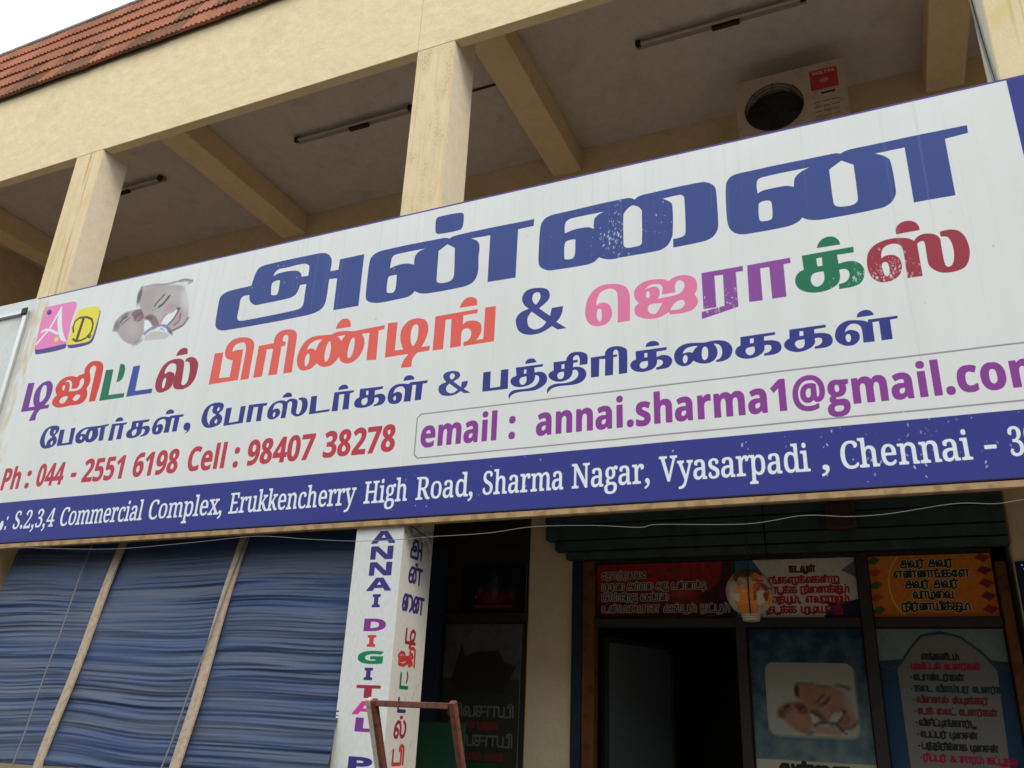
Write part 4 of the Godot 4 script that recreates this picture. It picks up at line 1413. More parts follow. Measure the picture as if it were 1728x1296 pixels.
	fill(im, [PackedVector2Array([Vector2(0, 0), Vector2(0.585, 0), Vector2(0.585, 0.94), Vector2(0.50, 0.95), Vector2(0.42, 1.03), Vector2(0.30, 1.08), Vector2(0.20, 1.05), Vector2(0.12, 0.95), Vector2(0, 0.94)])], 560.0, o, lin(0.016, 0.045, 0.085))
	var arch := PackedVector2Array([Vector2(0.09, 0), Vector2(0.50, 0), Vector2(0.53, 0.90), Vector2(0.48, 0.97), Vector2(0.40, 1.05), Vector2(0.30, 1.075), Vector2(0.20, 1.05), Vector2(0.13, 0.97), Vector2(0.08, 0.90)])
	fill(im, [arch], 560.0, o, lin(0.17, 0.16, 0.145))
	fill(im, stroke_polys(PackedVector2Array([Vector2(0.0, 0.92), Vector2(0.05, 0.90), Vector2(0.10, 0.93), Vector2(0.15, 1.0), Vector2(0.21, 1.065), Vector2(0.30, 1.085), Vector2(0.39, 1.06), Vector2(0.47, 0.99), Vector2(0.53, 0.92), Vector2(0.585, 0.91)]), 0.012), 560.0, o, lin(0.03, 0.06, 0.07))
	for ln in [["E ng . k L i t m .", 0.20, 0.37, 0.9500, 0], ["* ti j i t . t l . _ ee p n2 r . k L .", 0.13, 0.46, 0.9035, 1], ["* ee p aa s . t r . k L .", 0.13, 0.38, 0.8500, 0], ["* k ai t _ v i L m . p r _ ee p n2 r . k L .", 0.13, 0.575, 0.7965, 2], ["* v i ai n2 l . _ s . ti k . k r .", 0.13, 0.47, 0.7430, 3], ["* ee p k . _ ai l t . _ ee p n2 r . k L .", 0.13, 0.50, 0.6895, 3], ["* v i c i t . ti ng . k aa r . t u", 0.13, 0.40, 0.6360, 0], ["* ee p p . p r . _ ti ai c n2 .", 0.13, 0.40, 0.5825, 0], ["* p th . th i r i k . ai k _ ti ai c n2 .", 0.13, 0.48, 0.5290, 0], ["* r i p . p r . _ & _ c aa r m . _ k t . t u th l .", 0.13, 0.55, 0.4755, 1]]:
		pen_text(im, 560.0, o, ln[0], ln[1], ln[2], ln[3], 0.0245, 0.0075, [lin(0.02, 0.02, 0.02), lin(0.30, 0.012, 0.04), lin(0.012, 0.04, 0.06), lin(0.14, 0.02, 0.02)][ln[4]])
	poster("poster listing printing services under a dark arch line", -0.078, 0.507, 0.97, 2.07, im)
	# dim posters of the neighbouring front
	w = 0.46
	h = 0.30
	o = Vector2(0, h)
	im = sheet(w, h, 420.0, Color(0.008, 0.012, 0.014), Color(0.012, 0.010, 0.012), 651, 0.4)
	for b in [[0.23, 0.14, 0.07, 0.10, 0.05, 0.05, 0.05], [0.24, 0.09, 0.15, 0.06, 0.16, 0.02, 0.04], [0.14, 0.13, 0.03, 0.05, 0.12, 0.02, 0.03], [0.36, 0.10, 0.04, 0.05, 0.12, 0.02, 0.04], [0.24, 0.21, 0.03, 0.04, 0.06, 0.07, 0.06], [0.24, 0.12, 0.03, 0.05, 0.14, 0.10, 0.06], [0.11, 0.10, 0.012, 0.012, 0.2, 0.2, 0.2]]:
		soft_blob(im, 420.0, o, Vector2(b[0], b[1]), [b[2], 0, 0, b[3]], 0.6, lin(b[4], b[5], b[6]), 0.9)
	fill(im, [rect_poly(0.10, 0.025, 0.37, 0.045)], 420.0, o, lin(0.18, 0.02, 0.06))
	poster("dim dark poster with a seated red figure", -2.552, -2.092, 2.172, 2.472, im)
	w = 0.53
	h = 1.13
	o = Vector2(0, h)
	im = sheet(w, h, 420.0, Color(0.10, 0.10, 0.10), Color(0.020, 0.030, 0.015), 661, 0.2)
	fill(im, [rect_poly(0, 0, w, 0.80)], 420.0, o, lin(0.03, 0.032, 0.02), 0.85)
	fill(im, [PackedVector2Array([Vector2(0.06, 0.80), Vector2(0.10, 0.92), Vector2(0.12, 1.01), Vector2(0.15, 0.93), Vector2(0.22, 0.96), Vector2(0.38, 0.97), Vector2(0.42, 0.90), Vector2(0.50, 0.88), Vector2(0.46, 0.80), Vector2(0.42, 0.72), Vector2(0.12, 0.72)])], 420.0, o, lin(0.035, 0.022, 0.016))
	for ln in [["v i v c aa y i", 0.05, 0.50, 0.585, 0.055, 0.16, 0.16, 0.15], ["v i v c aa y i", 0.05, 0.50, 0.420, 0.055, 0.16, 0.16, 0.15], ["n aa t . ti n2 . _ m u th u k e", 0.06, 0.40, 0.520, 0.03, 0.20, 0.03, 0.03], ["k aa p . ee p aa m . _ n2 aa m .", 0.06, 0.44, 0.345, 0.03, 0.20, 0.03, 0.03], ["v aa zh . k _ v L m . u t n2 .", 0.06, 0.48, 0.235, 0.03, 0.18, 0.14, 0.12], ["v aa zh . k _ n aa t u", 0.06, 0.46, 0.175, 0.03, 0.16, 0.05, 0.05]]:
		pen_text(im, 420.0, o, ln[0], ln[1], ln[2], ln[3], ln[4], 0.011, lin(ln[5], ln[6], ln[7]))
	fill(im, [rect_poly(0.05, 0.285, 0.40, 0.325)], 420.0, o, lin(0.01, 0.09, 0.04))
	poster("tall dim poster with a bullock cart and pale letters behind the white pillar", -2.645, -2.112, 0.97, 2.10, im)

# ---------------------------------------------------------------- small things
func build_small_things() -> void:
	# painted globe slung on a cord
	var g := thing("hanging_globe", "round pale globe daubed with orange, slung on a dark cord before the posters", "hanging globe", Vector3(-0.611, 2.04, -0.6))
	var prof := []
	for i in 21:
		var t := -PI / 2 + PI * i / 20.0
		prof.append(Vector2(maxf(0.001, cos(t) * 0.112), 0.125 + sin(t) * 0.112))
	var gi := Image.create(256, 128, false, Image.FORMAT_RGB8)
	var n := noise(701, 0.04, 4)
	var n2 := noise(702, 0.02, 4)
	for y in 128:
		for x in 256:
			var a := TAU * x / 256.0
			var v := n.get_noise_3d(cos(a) * 40.0, y, sin(a) * 40.0)
			var q := n2.get_noise_3d(cos(a) * 40.0 + 90.0, y, sin(a) * 40.0)
			var c := Color(0.52, 0.46, 0.34)
			var front := clampf(1.2 - absf(fposmod(x / 256.0 - 0.22 + 0.5, 1.0) - 0.5) * 5.0, 0.0, 1.0)
			c = c.lerp(Color(0.75, 0.22, 0.02), clampf((v + 0.5 * front - 0.22) * 5.0, 0.0, 1.0))
			c = c.lerp(Color(0.13, 0.05, 0.03), clampf((q + 0.05 - y / 400.0) * 5.0, 0.0, 1.0) * (1.0 if y < 60 else 0.35))
			if x > 20 and x < 52 and y > 36 and y < 92:
				c = c.lerp(Color(0.22, 0.02, 0.02), clampf(0.5 + v * 3.0, 0.0, 1.0))
			gi.set_pixel(x, y, c.linear_to_srgb())
	part("shell", lathe_mesh(prof, 40), print_material(gi, 0.55), g)
	for k in 3:
		var pts := []
		for i in 25:
			pts.append(Vector3(cos(TAU * i / 24) * (0.040 - 0.003 * k), 0.018 - k * 0.011, sin(TAU * i / 24) * (0.040 - 0.003 * k)))
		part("ring", tube_mesh(pts, 0.0065, 8), flat(Color(0.45, 0.38, 0.27), 0.5), g)
	var sl := []
	for i in 15:
		var t := PI * i / 14.0
		sl.append(Vector3(sin(t) * 0.012, 0.125 - cos(t) * 0.115, sin(t) * 0.1155))
	part("sling", tube_mesh(sl, 0.0035, 6), M.black_cable, g)
	part("cord", tube_mesh([Vector3(0, 0.238, 0), Vector3(0, 0.91, 0)], 0.003, 6), M.black_cable, g)
	# thin cable strung under the sign
	var w := thing("overhead_cable", "thin pale cable strung loosely below the whole printed sign", "cable", Vector3(-2.2, 2.35, 0.125))
	var cp := [[-5.6, 2.45], [-5.107, 2.421], [-4.561, 2.386], [-4.064, 2.367], [-3.525, 2.38], [-3.064, 2.396], [-2.717, 2.366], [-2.422, 2.344], [-2.146, 2.342], [-1.99, 2.347], [-1.695, 2.351], [-1.455, 2.37], [-1.169, 2.362], [-0.952, 2.343], [-0.873, 2.352], [-0.5, 2.336], [-0.276, 2.359], [-0.11, 2.346], [0.04, 2.349], [0.27, 2.375], [0.407, 2.367], [0.5, 2.377], [0.9, 2.42]]
	var curve := Curve3D.new()
	for i in cp.size():
		var p := Vector3(cp[i][0], cp[i][1], 0.125) - w.position
		var a: Array = cp[maxi(0, i - 1)]
		var b: Array = cp[mini(cp.size() - 1, i + 1)]
		var t := Vector3(b[0] - a[0], b[1] - a[1], 0) * 0.16
		curve.add_point(p, -t, t)
	curve.bake_interval = 0.03
	var pts := []
	for p in curve.get_baked_points():
		pts.append(p)
	part("wire", tube_mesh(pts, 0.0016, 5), M.cable, w)
	var loose := thing("loose_wire", "short dark wire sagging from the sign's rail across the white pillar's side", "wire", Vector3(-2.17, 2.44, 0.0))
	part("wire", tube_mesh([Vector3(0.0, 0.0, 0.08), Vector3(0.004, -0.012, 0.0), Vector3(0.006, -0.03, -0.1), Vector3(0.008, -0.036, -0.22)], 0.003, 5), M.black_cable, loose)
	# rusty stand leaning before the white pillar
	var s := thing("metal_stand", "rusty leaning metal frame stand in front of the white lettered pillar", "stand", Vector3(-1.75, 0.15, 0.2))
	var lean := 0.468
	var P := func(x: float, y: float) -> Vector3: return Vector3(x, y, 0.6 - (1.585 - y) * lean) - s.position
	part("leg", bar_mesh(P.call(-1.935, 0.15), P.call(-1.935, 1.600), 0.022, 0.030), M.pole_paint, s)
	part("leg_flange", bar_mesh(P.call(-1.914, 0.15), P.call(-1.914, 1.596), 0.019, 0.030), M.rust, s)
	part("leg", bar_mesh(P.call(-1.562, 0.15), P.call(-1.562, 1.600), 0.027, 0.028), M.rust, s)
	part("top_rail", bar_mesh(P.call(-1.903, 1.583), P.call(-1.578, 1.583), 0.023, 0.026, Vector3(0, 0, 1)), M.rust, s)
	part("lower_rail", bar_mesh(P.call(-1.903, 0.55), P.call(-1.580, 0.55), 0.030, 0.026), M.rust, s)
	for x in [-1.925, -1.562]:
		part("strut", bar_mesh(P.call(x, 1.10), Vector3(x, 0.15, 0.56) - s.position, 0.024, 0.024, Vector3(1, 0, 0)), M.rust, s)
	var gb := thing("green_board", "plain dark green board standing behind the leaning metal stand", "board", Vector3(-2.46, 0.152, -0.95))
	part("panel", box_mesh(Vector3(-0.16, 0, -0.01), Vector3(0.18, 1.36, 0.01), 0.004), flat(Color(0.012, 0.07, 0.035), 0.6), gb)
	part("foot", box_mesh(Vector3(-0.16, 0, -0.16), Vector3(0.18, 0.03, -0.012), 0.004), M.dark_frame, gb)
	# lit dot board on the inner pillar
	var l := thing("led_sign", "dark blue board with a wavy line of small blue light dots on the inner pillar", "led sign", Vector3(0.75, 1.5, -1.258))
	part("board", box_mesh(Vector3(-0.146, 0, 0), Vector3(0.146, 0.89, 0.02), 0.003), flat(Color(0.008, 0.010, 0.06), 0.5), l)
	var dm := flat(Color(0.3, 0.35, 0.6), 0.4)
	dm.emission_enabled = true
	dm.emission = Color(0.45, 0.55, 1.0)
	dm.emission_energy_multiplier = 0.35
	var ds := st_new()
	for i in 40:
		var y := 0.87 - i * 0.02
		var x := -0.118 + 0.02 * sin(i * 0.35)
		for dx in ([0.0, 0.05] if i < 6 else [0.0]):
			add_box(ds, Vector3(x + dx - 0.004, y - 0.004, 0.0205), Vector3(x + dx + 0.004, y + 0.004, 0.026), 0.0015)
	var dots := part("led_dots", ds.commit(), dm, l)
	dots.set_meta("kind", "stuff")

# ---------------------------------------------------------------- outlines of the print, in millimetres on the sign (x, y, corner)
const SIGN_SHAPES := [
	["NAVY", [[1812,1287,0,1848,1269,0,1897,1263,0,2497,1262,0,2567,1270,0,2613,1292,0,2632,1335,0,2634,1484,1,2692,1479,1,2695,1265,1,2869,1264,1,2867,1608,1,2693,1609,1,2692,1537,1,2634,1538,1,2633,1610,0,2616,1647,0,2576,1676,0,2501,1685,0,2123,1684,0,2070,1672,0,2047,1634,0,2037,1586,0,2032,1552,1,1866,1547,0,1809,1532,0,1787,1504,0,1788,1391,0,1794,1314,0], [2033,1461,0,2053,1429,0,2092,1405,0,2147,1403,0,2356,1407,0,2398,1423,0,2414,1454,0,2420,1483,1,2468,1481,1,2468,1397,0,2468,1343,0,2452,1320,0,2402,1313,0,2027,1310,0,1979,1317,0,1962,1341,0,1963,1410,0,1963,1466,0,1982,1487,0,2030,1486,1], [2199,1587,1,2206,1610,0,2233,1630,0,2287,1630,0,2406,1633,0,2448,1624,0,2469,1604,0,2472,1538,1,2422,1541,1,2414,1563,0,2392,1585,0,2352,1597,0,2291,1602,0,2231,1599,0], [2197,1535,0,2218,1549,0,2256,1549,1,2259,1524,0,2257,1462,0,2244,1447,0,2205,1454,1,2200,1479,0]]],
	["NAVY", [[3341,1669,0,3348,1648,0,3371,1638,0,3504,1636,0,3518,1656,0,3520,1718,0,3515,1742,0,3489,1753,0,3355,1756,0,3339,1742,0], [2925,1289,0,2952,1272,0,3007,1259,0,3137,1261,0,3195,1264,0,3226,1277,0,3240,1293,1,3257,1282,0,3290,1268,0,3341,1262,0,3543,1262,0,3597,1274,0,3622,1300,0,3634,1346,0,3631,1434,0,3633,1502,0,3616,1538,0,3577,1562,1,3696,1557,1,3695,1264,1,3860,1260,1,3862,1560,1,3953,1562,1,3955,1605,1,3500,1605,0,3456,1601,0,3438,1592,1,3419,1601,0,3387,1605,0,3006,1608,0,2946,1597,0,2918,1572,0,2910,1527,0,2910,1396,0,2914,1311,0], [3058,1475,1,3062,1530,0,3072,1554,0,3105,1561,0,3288,1559,1,3250,1550,0,3226,1529,0,3219,1505,0,3220,1466,1,3192,1478,0,3152,1486,0,3106,1485,0], [3052,1408,0,3061,1422,0,3110,1423,1,3110,1333,0,3099,1312,0,3067,1312,0,3053,1324,0], [3428,1558,1,3478,1522,1,3485,1350,0,3475,1321,0,3448,1311,0,3399,1314,0,3379,1327,0,3376,1346,0,3374,1525,1]]],
	["NAVY", [[3992,1312,0,4007,1291,0,4041,1270,0,4079,1265,0,4237,1261,0,4279,1264,0,4306,1276,0,4321,1292,1,4353,1276,0,4389,1267,0,4446,1268,0,4633,1266,0,4673,1283,0,4694,1313,0,4705,1350,0,4708,1517,0,4691,1542,0,4661,1564,1,4749,1565,0,4766,1553,0,4771,1532,0,4769,1348,0,4763,1326,0,4738,1317,0,4706,1317,1,4705,1268,1,4848,1271,0,4896,1286,0,4921,1319,0,4928,1357,0,4928,1540,0,4922,1571,0,4901,1596,0,4863,1613,0,4570,1613,0,4533,1607,0,4515,1594,1,4497,1607,0,4465,1613,0,4077,1608,0,4026,1598,0,4001,1573,0,3992,1537,0,3988,1434,0,3988,1337,0], [4133,1476,1,4133,1530,0,4145,1552,0,4173,1561,0,4353,1559,1,4321,1549,0,4299,1529,0,4294,1500,0,4293,1467,1,4272,1481,0,4240,1488,0,4185,1488,0], [4134,1409,0,4147,1427,0,4191,1427,0,4193,1414,0,4190,1332,0,4177,1314,0,4138,1317,0,4133,1332,0], [4504,1563,1,4532,1547,0,4550,1522,0,4551,1501,0,4548,1332,0,4539,1317,0,4513,1314,0,4472,1317,0,4455,1329,0,4452,1347,0,4454,1512,0,4462,1531,0,4483,1553,0]]],
	["NAVY", [[4973,1517,0,4971,1460,0,4971,1370,0,4978,1324,0,4995,1295,0,5022,1276,0,5067,1268,0,5233,1269,0,5269,1275,0,5296,1287,0,5312,1303,1,5331,1289,0,5357,1279,0,5395,1273,0,5650,1277,0,5688,1294,0,5710,1326,0,5716,1356,0,5712,1515,0,5693,1546,0,5654,1572,1,5779,1570,1,5779,1273,1,5942,1271,1,5943,1571,1,6036,1577,1,6038,1619,1,5558,1624,0,5527,1619,0,5510,1610,1,5497,1617,0,5475,1620,0,5042,1619,0,5003,1609,0,4983,1585,0,4977,1563,0], [5122,1483,1,5122,1538,0,5130,1561,0,5156,1569,0,5367,1571,1,5333,1558,0,5309,1541,0,5296,1522,0,5289,1479,1,5269,1489,0,5251,1494,0,5151,1493,0], [5123,1419,0,5133,1430,0,5169,1431,0,5182,1416,0,5180,1333,0,5170,1322,0,5134,1322,0,5121,1333,0], [5509,1572,1,5559,1534,1,5557,1352,0,5551,1332,0,5531,1321,0,5484,1322,0,5460,1333,0,5453,1351,0,5452,1535,1]]],
	["PURPLE", [[163,911,1,430,910,1,435,937,1,230,939,1,218,1124,1,154,1127,1], [328,1118,0,293,1105,0,263,1076,0,251,1039,0,255,994,0,274,954,0,305,923,0,289,898,0,277,862,0,270,834,1,335,834,1,331,872,0,346,900,0,378,931,0,409,965,0,423,1007,0,422,1056,0,405,1093,0,368,1118,0], [330,1092,0,354,1078,0,367,1041,0,369,997,0,349,972,0,329,967,0,318,992,0,310,1037,0,314,1078,0]]],
	["RED", [[516,905,0,567,900,0,622,903,0,646,905,1,719,903,0,763,916,0,781,943,0,779,980,0,762,1011,1,777,1038,0,779,1075,0,765,1109,0,752,1138,0,757,1164,0,774,1175,0,789,1172,0,804,1158,0,806,1131,0,808,1029,0,812,912,1,870,909,1,879,1062,0,872,1148,0,859,1177,0,829,1197,0,784,1208,0,737,1205,0,709,1184,0,697,1156,0,703,1128,0,667,1122,0,636,1110,1,588,1124,0,518,1123,0,476,1101,0,457,1073,0,452,1047,0,466,1018,0,484,997,1,461,981,0,452,955,0,464,932,0], [531,1086,0,562,1099,0,597,1081,0,612,1051,0,611,1032,0,664,1025,0,682,1045,0,681,1074,0,694,1092,0,716,1083,0,722,1050,0,707,1020,0,670,1008,0,592,1012,1,591,1045,0,576,1077,0,552,1086,0], [523,1038,0,520,1060,0,539,1063,0,545,1046,0,539,1022,0], [526,946,0,536,969,0,568,979,0,597,975,0,592,949,0,574,930,0,550,930,0], [652,947,0,674,977,0,702,976,0,719,966,0,712,946,0,688,932,0]]],
	["GREEN", [[908,907,1,1126,907,1,1123,937,1,981,939,1,971,1122,1,903,1126,1], [1024,1152,1,1026,1085,0,1026,1023,1,1050,1027,0,1072,1042,0,1081,1078,0,1078,1115,0,1061,1144,0,1032,1153,0]]],
	["BLUE", [[1146,907,1,1367,907,1,1366,937,1,1216,939,1,1211,1118,1,1149,1119,1]]],
	["MAROON", [[1608,1140,1,1606,1160,0,1596,1180,0,1569,1189,0,1537,1181,0,1520,1163,0,1514,1140,1], [1413,910,0,1444,898,0,1480,902,0,1514,915,0,1532,937,0,1534,967,1,1538,939,0,1556,914,0,1596,901,0,1644,901,0,1687,923,0,1713,964,0,1719,1023,0,1713,1064,0,1690,1095,0,1659,1112,0,1628,1114,0,1605,1107,1,1603,1087,1,1626,1086,0,1641,1074,0,1653,1037,0,1658,981,0,1652,942,0,1635,927,0,1616,929,0,1607,943,0,1607,968,0,1603,1028,0,1599,1069,0,1590,1094,0,1561,1113,0,1516,1119,0,1462,1112,0,1419,1084,0,1395,1036,0,1384,987,0,1388,946,0], [1444,1037,0,1455,1069,0,1480,1091,0,1511,1089,0,1531,1074,0,1539,1042,0,1538,997,1,1527,1019,0,1501,1032,0,1476,1036,0,1454,1023,1], [1448,943,0,1447,978,0,1460,999,0,1470,986,0,1472,955,0,1467,928,0,1456,927,0]]],
	["SALMON", [[1833,904,1,2058,906,1,2056,1110,1,1990,1109,0,1977,1101,1,1975,1126,0,1993,1149,0,2032,1158,0,2055,1154,0,2070,1137,0,2078,1101,0,2077,902,1,2141,903,1,2140,1043,0,2140,1117,0,2129,1148,0,2103,1172,0,2060,1189,0,2007,1194,0,1957,1184,0,1925,1154,0,1916,1115,0,1923,1084,0,1943,1062,0,1990,1043,1,1989,934,1,1907,938,1,1903,1110,1,1835,1111,1]]],
	["SALMON", [[2174,904,1,2240,905,1,2242,1080,1,2289,1078,1,2286,905,1,2350,904,1,2351,1083,1,2376,1084,1,2381,1108,1,2353,1119,1,2355,1148,0,2373,1157,0,2388,1148,0,2394,1118,0,2394,903,1,2457,902,1,2457,1046,0,2457,1128,0,2449,1158,0,2423,1179,0,2383,1190,0,2334,1190,0,2299,1171,0,2286,1139,0,2287,1115,1,2176,1113,1]]],
	["SALMON", [[2834,1135,1,2829,1164,0,2813,1186,0,2786,1196,0,2759,1190,0,2737,1165,0,2731,1137,1], [2499,927,0,2529,904,0,2561,902,0,2596,909,0,2614,925,0,2630,936,1,2651,917,0,2689,905,0,2729,909,0,2761,932,0,2779,955,1,2788,933,0,2814,913,0,2850,904,0,2888,914,0,2919,942,0,2936,975,0,2942,1011,0,2934,1049,0,2916,1078,1,2968,1076,1,2967,907,1,3033,901,1,3028,1081,1,3064,1084,1,3066,1109,1,2857,1104,1,2795,1115,0,2744,1116,0,2704,1106,1,2610,1113,0,2558,1107,0,2520,1084,0,2493,1041,0,2483,1004,0,2484,966,0], [2547,1033,0,2560,1064,0,2594,1083,0,2646,1085,1,2626,1064,0,2614,1037,0,2609,1019,1,2586,1034,0,2564,1037,0], [2541,958,0,2543,991,0,2559,1007,0,2568,996,0,2572,968,0,2567,940,0,2554,926,0,2545,934,0], [2677,967,0,2677,1013,0,2689,1054,0,2700,1066,0,2709,1046,0,2714,1008,0,2710,967,0,2699,941,0,2686,940,0], [2748,1087,1,2804,1088,1,2791,1071,0,2781,1052,1,2766,1073,0], [2834,963,0,2836,1004,0,2847,1049,0,2863,1063,0,2872,1050,0,2874,998,0,2867,958,0,2853,937,0,2840,942,0]]],
	["SALMON", [[3088,906,1,3367,908,1,3369,936,1,3148,940,1,3148,1115,1,3085,1118,1], [3259,1118,0,3226,1113,0,3196,1091,0,3177,1062,0,3175,1021,0,3183,980,0,3202,941,0,3234,905,0,3215,881,0,3202,853,0,3197,830,1,3264,827,1,3265,870,0,3277,890,0,3302,917,0,3326,954,0,3343,991,0,3350,1030,0,3345,1067,0,3326,1097,0,3292,1114,0], [3267,1081,0,3282,1072,0,3287,1044,0,3287,1004,0,3278,970,0,3263,950,0,3248,970,0,3242,1006,0,3243,1047,0,3252,1073,0]]],
	["SALMON", [[3640,1134,1,3638,1163,0,3624,1181,0,3596,1191,0,3563,1183,0,3543,1159,0,3535,1136,1], [3387,905,1,3451,904,1,3454,1078,1,3490,1076,1,3493,905,1,3557,906,1,3557,988,0,3570,1004,0,3589,1005,0,3608,994,0,3615,971,0,3609,946,0,3592,931,0,3573,929,1,3572,904,1,3751,905,1,3752,1110,1,3690,1112,1,3688,927,1,3645,929,1,3653,934,1,3671,962,0,3675,991,0,3665,1024,0,3642,1040,0,3611,1048,0,3580,1046,0,3561,1032,1,3561,1087,1,3645,1086,1,3646,1110,1,3388,1109,1]]],
	["AMP", [[3886,949,0,3912,924,0,3953,910,0,4002,910,0,4038,921,0,4074,940,1,4106,915,1,4152,916,1,4097,960,1,4113,976,0,4128,1011,0,4132,1044,1,4071,1044,1,4062,999,1,4000,1054,1,4042,1085,0,4057,1108,0,4054,1139,0,4035,1162,0,4002,1173,0,3956,1177,0,3923,1167,0,3905,1140,0,3904,1114,0,3918,1085,0,3943,1062,1,3898,1046,0,3876,1023,0,3871,999,0], [3960,1117,0,3966,1142,0,3982,1150,0,3999,1145,0,4006,1122,0,4000,1101,0,3982,1079,0,3967,1094,0], [3959,1042,1,4043,968,1,4025,948,0,4001,937,0,3973,938,0,3947,957,0,3938,983,0,3939,1013,0]]],
	["PINK", [[4251,974,0,4261,939,0,4283,913,0,4314,902,0,4348,904,0,4374,920,0,4388,947,0,4388,979,0,4375,1010,0,4352,1027,0,4325,1027,0,4308,1016,1,4313,1054,0,4328,1085,0,4355,1099,0,4382,1100,0,4405,1088,0,4417,1065,0,4417,905,1,4480,905,1,4481,1029,0,4477,1062,0,4463,1092,0,4432,1114,0,4390,1125,0,4340,1127,0,4301,1111,0,4274,1082,0,4257,1043,0,4251,1007,0], [4311,968,0,4315,992,0,4325,998,0,4334,988,0,4336,955,0,4333,931,0,4323,927,0,4313,943,0], [4507,935,0,4524,918,0,4564,901,0,4607,896,0,4643,904,0,4671,919,1,4677,905,1,4736,902,0,4778,909,0,4800,925,0,4811,946,0,4809,970,0,4797,990,1,4809,1014,0,4812,1045,0,4803,1075,0,4775,1097,0,4739,1106,0,4703,1102,0,4676,1087,1,4652,1100,0,4616,1107,0,4568,1108,0,4530,1094,0,4509,1073,0,4502,1050,0,4507,1020,0,4525,992,1,4506,975,0,4504,951,0], [4559,1062,1,4575,1077,0,4604,1083,0,4630,1077,0,4644,1060,0,4644,1040,0,4641,1018,1,4693,1019,0,4706,1021,0,4705,1053,0,4717,1077,0,4731,1080,0,4749,1065,0,4751,1041,0,4740,1019,0,4718,1006,0,4693,1003,0,4619,999,1,4630,1022,0,4629,1047,0,4618,1063,0,4600,1069,0,4578,1066,0], [4563,1030,0,4565,1046,0,4574,1049,0,4581,1039,0,4581,1019,0,4573,1012,0,4564,1018,0], [4570,952,0,4576,971,0,4595,976,0,4642,973,1,4627,947,0,4608,922,0,4586,925,0,4574,936,0], [4679,928,1,4695,955,0,4721,972,0,4742,970,0,4750,953,0,4741,935,0,4719,925,0]]],
	["VIOLET", [[4836,906,1,4895,907,1,4895,1074,1,4935,1072,1,4933,909,1,4827,893,1,4826,856,1,4995,893,1,4994,1075,1,5028,1075,1,5028,1102,1,4835,1099,1], [5045,908,1,5105,906,1,5105,1073,1,5146,1072,1,5147,907,1,5209,907,1,5209,1074,1,5241,1075,1,5240,1103,1,5048,1100,1]]],
	["GREEN", [[5459,1127,1,5454,1150,0,5437,1171,0,5412,1178,0,5386,1170,0,5367,1149,0,5360,1128,1], [5294,1028,1,5274,1020,0,5258,1000,0,5252,971,0,5264,938,0,5291,916,0,5330,904,0,5374,905,0,5409,917,0,5433,937,0,5442,969,0,5441,999,1,5460,1001,0,5475,993,0,5481,973,0,5475,948,0,5457,933,0,5433,929,1,5432,904,1,5493,907,0,5522,920,0,5538,947,0,5543,979,0,5532,1011,0,5507,1031,0,5476,1036,0,5442,1031,1,5440,1077,1,5510,1076,1,5511,1105,1,5292,1102,1], [5352,1076,1,5376,1077,1,5375,1033,1,5353,1034,1], [5319,973,0,5327,995,0,5346,1004,0,5377,1004,1,5377,970,0,5370,949,0,5355,935,0,5336,934,0,5322,950,0]]],
	["MAROON", [[5783,1130,1,5782,1149,0,5771,1172,0,5750,1185,0,5726,1186,0,5704,1176,0,5691,1156,0,5689,1129,1], [5559,969,0,5569,937,0,5590,913,0,5618,904,0,5654,910,0,5680,931,0,5691,961,0,5691,994,0,5679,1021,0,5657,1032,0,5633,1032,0,5617,1022,1,5619,1046,0,5629,1070,0,5648,1083,0,5672,1085,0,5692,1078,0,5703,1062,0,5707,1035,0,5706,907,1,5765,907,1,5764,1066,1,5782,1075,0,5792,1070,0,5794,1043,0,5793,988,0,5795,955,0,5809,931,0,5832,912,0,5864,904,0,5904,907,0,5930,921,0,5946,950,0,5955,991,0,5953,1035,0,5944,1070,0,5928,1094,0,5904,1106,0,5879,1108,0,5858,1105,1,5858,1081,1,5882,1074,0,5893,1048,0,5897,1011,0,5893,968,0,5882,938,0,5868,931,0,5858,939,0,5854,969,0,5854,1042,0,5854,1071,0,5842,1092,0,5821,1104,0,5795,1108,0,5771,1100,0,5754,1081,1,5741,1094,0,5716,1105,0,5675,1112,0,5630,1108,0,5595,1093,0,5571,1067,0,5561,1039,0,5557,1006,0], [5615,991,0,5624,1002,0,5635,1000,0,5641,986,0,5641,949,0,5635,934,0,5626,932,0,5619,944,0]]],
	["INDIGO", [[1862,632,0,1905,618,0,1966,626,0,1990,644,0,1992,671,0,1980,689,0,1960,703,1,1983,724,0,1988,747,0,1973,767,0,1932,776,0,1881,771,0,1846,749,0,1830,708,0,1831,670,0], [1906,751,0,1902,733,0,1912,713,0,1941,696,1,1919,684,0,1901,663,0,1902,635,1,1881,660,0,1871,694,0,1873,731,0,1890,758,0], [1940,726,0,1947,744,0,1958,736,0,1953,718,0], [1937,654,0,1950,669,0,1959,656,0,1952,639,0]]],
	["INDIGO", [[473,629,0,516,616,0,577,623,0,601,642,0,603,669,0,590,687,0,570,701,1,594,722,0,599,745,0,584,765,0,543,774,0,492,769,0,457,747,0,441,706,0,442,668,0], [517,749,0,512,731,0,523,711,0,552,693,1,529,682,0,512,660,0,512,632,1,492,658,0,481,692,0,484,729,0,501,756,0], [551,724,0,558,742,0,569,734,0,564,716,0], [548,652,0,561,667,0,570,654,0,562,636,0]]],
	["INDIGO", [[616,624,1,755,624,1,750,739,1,710,738,1,720,640,1,659,639,1,652,737,1,608,736,1]]],
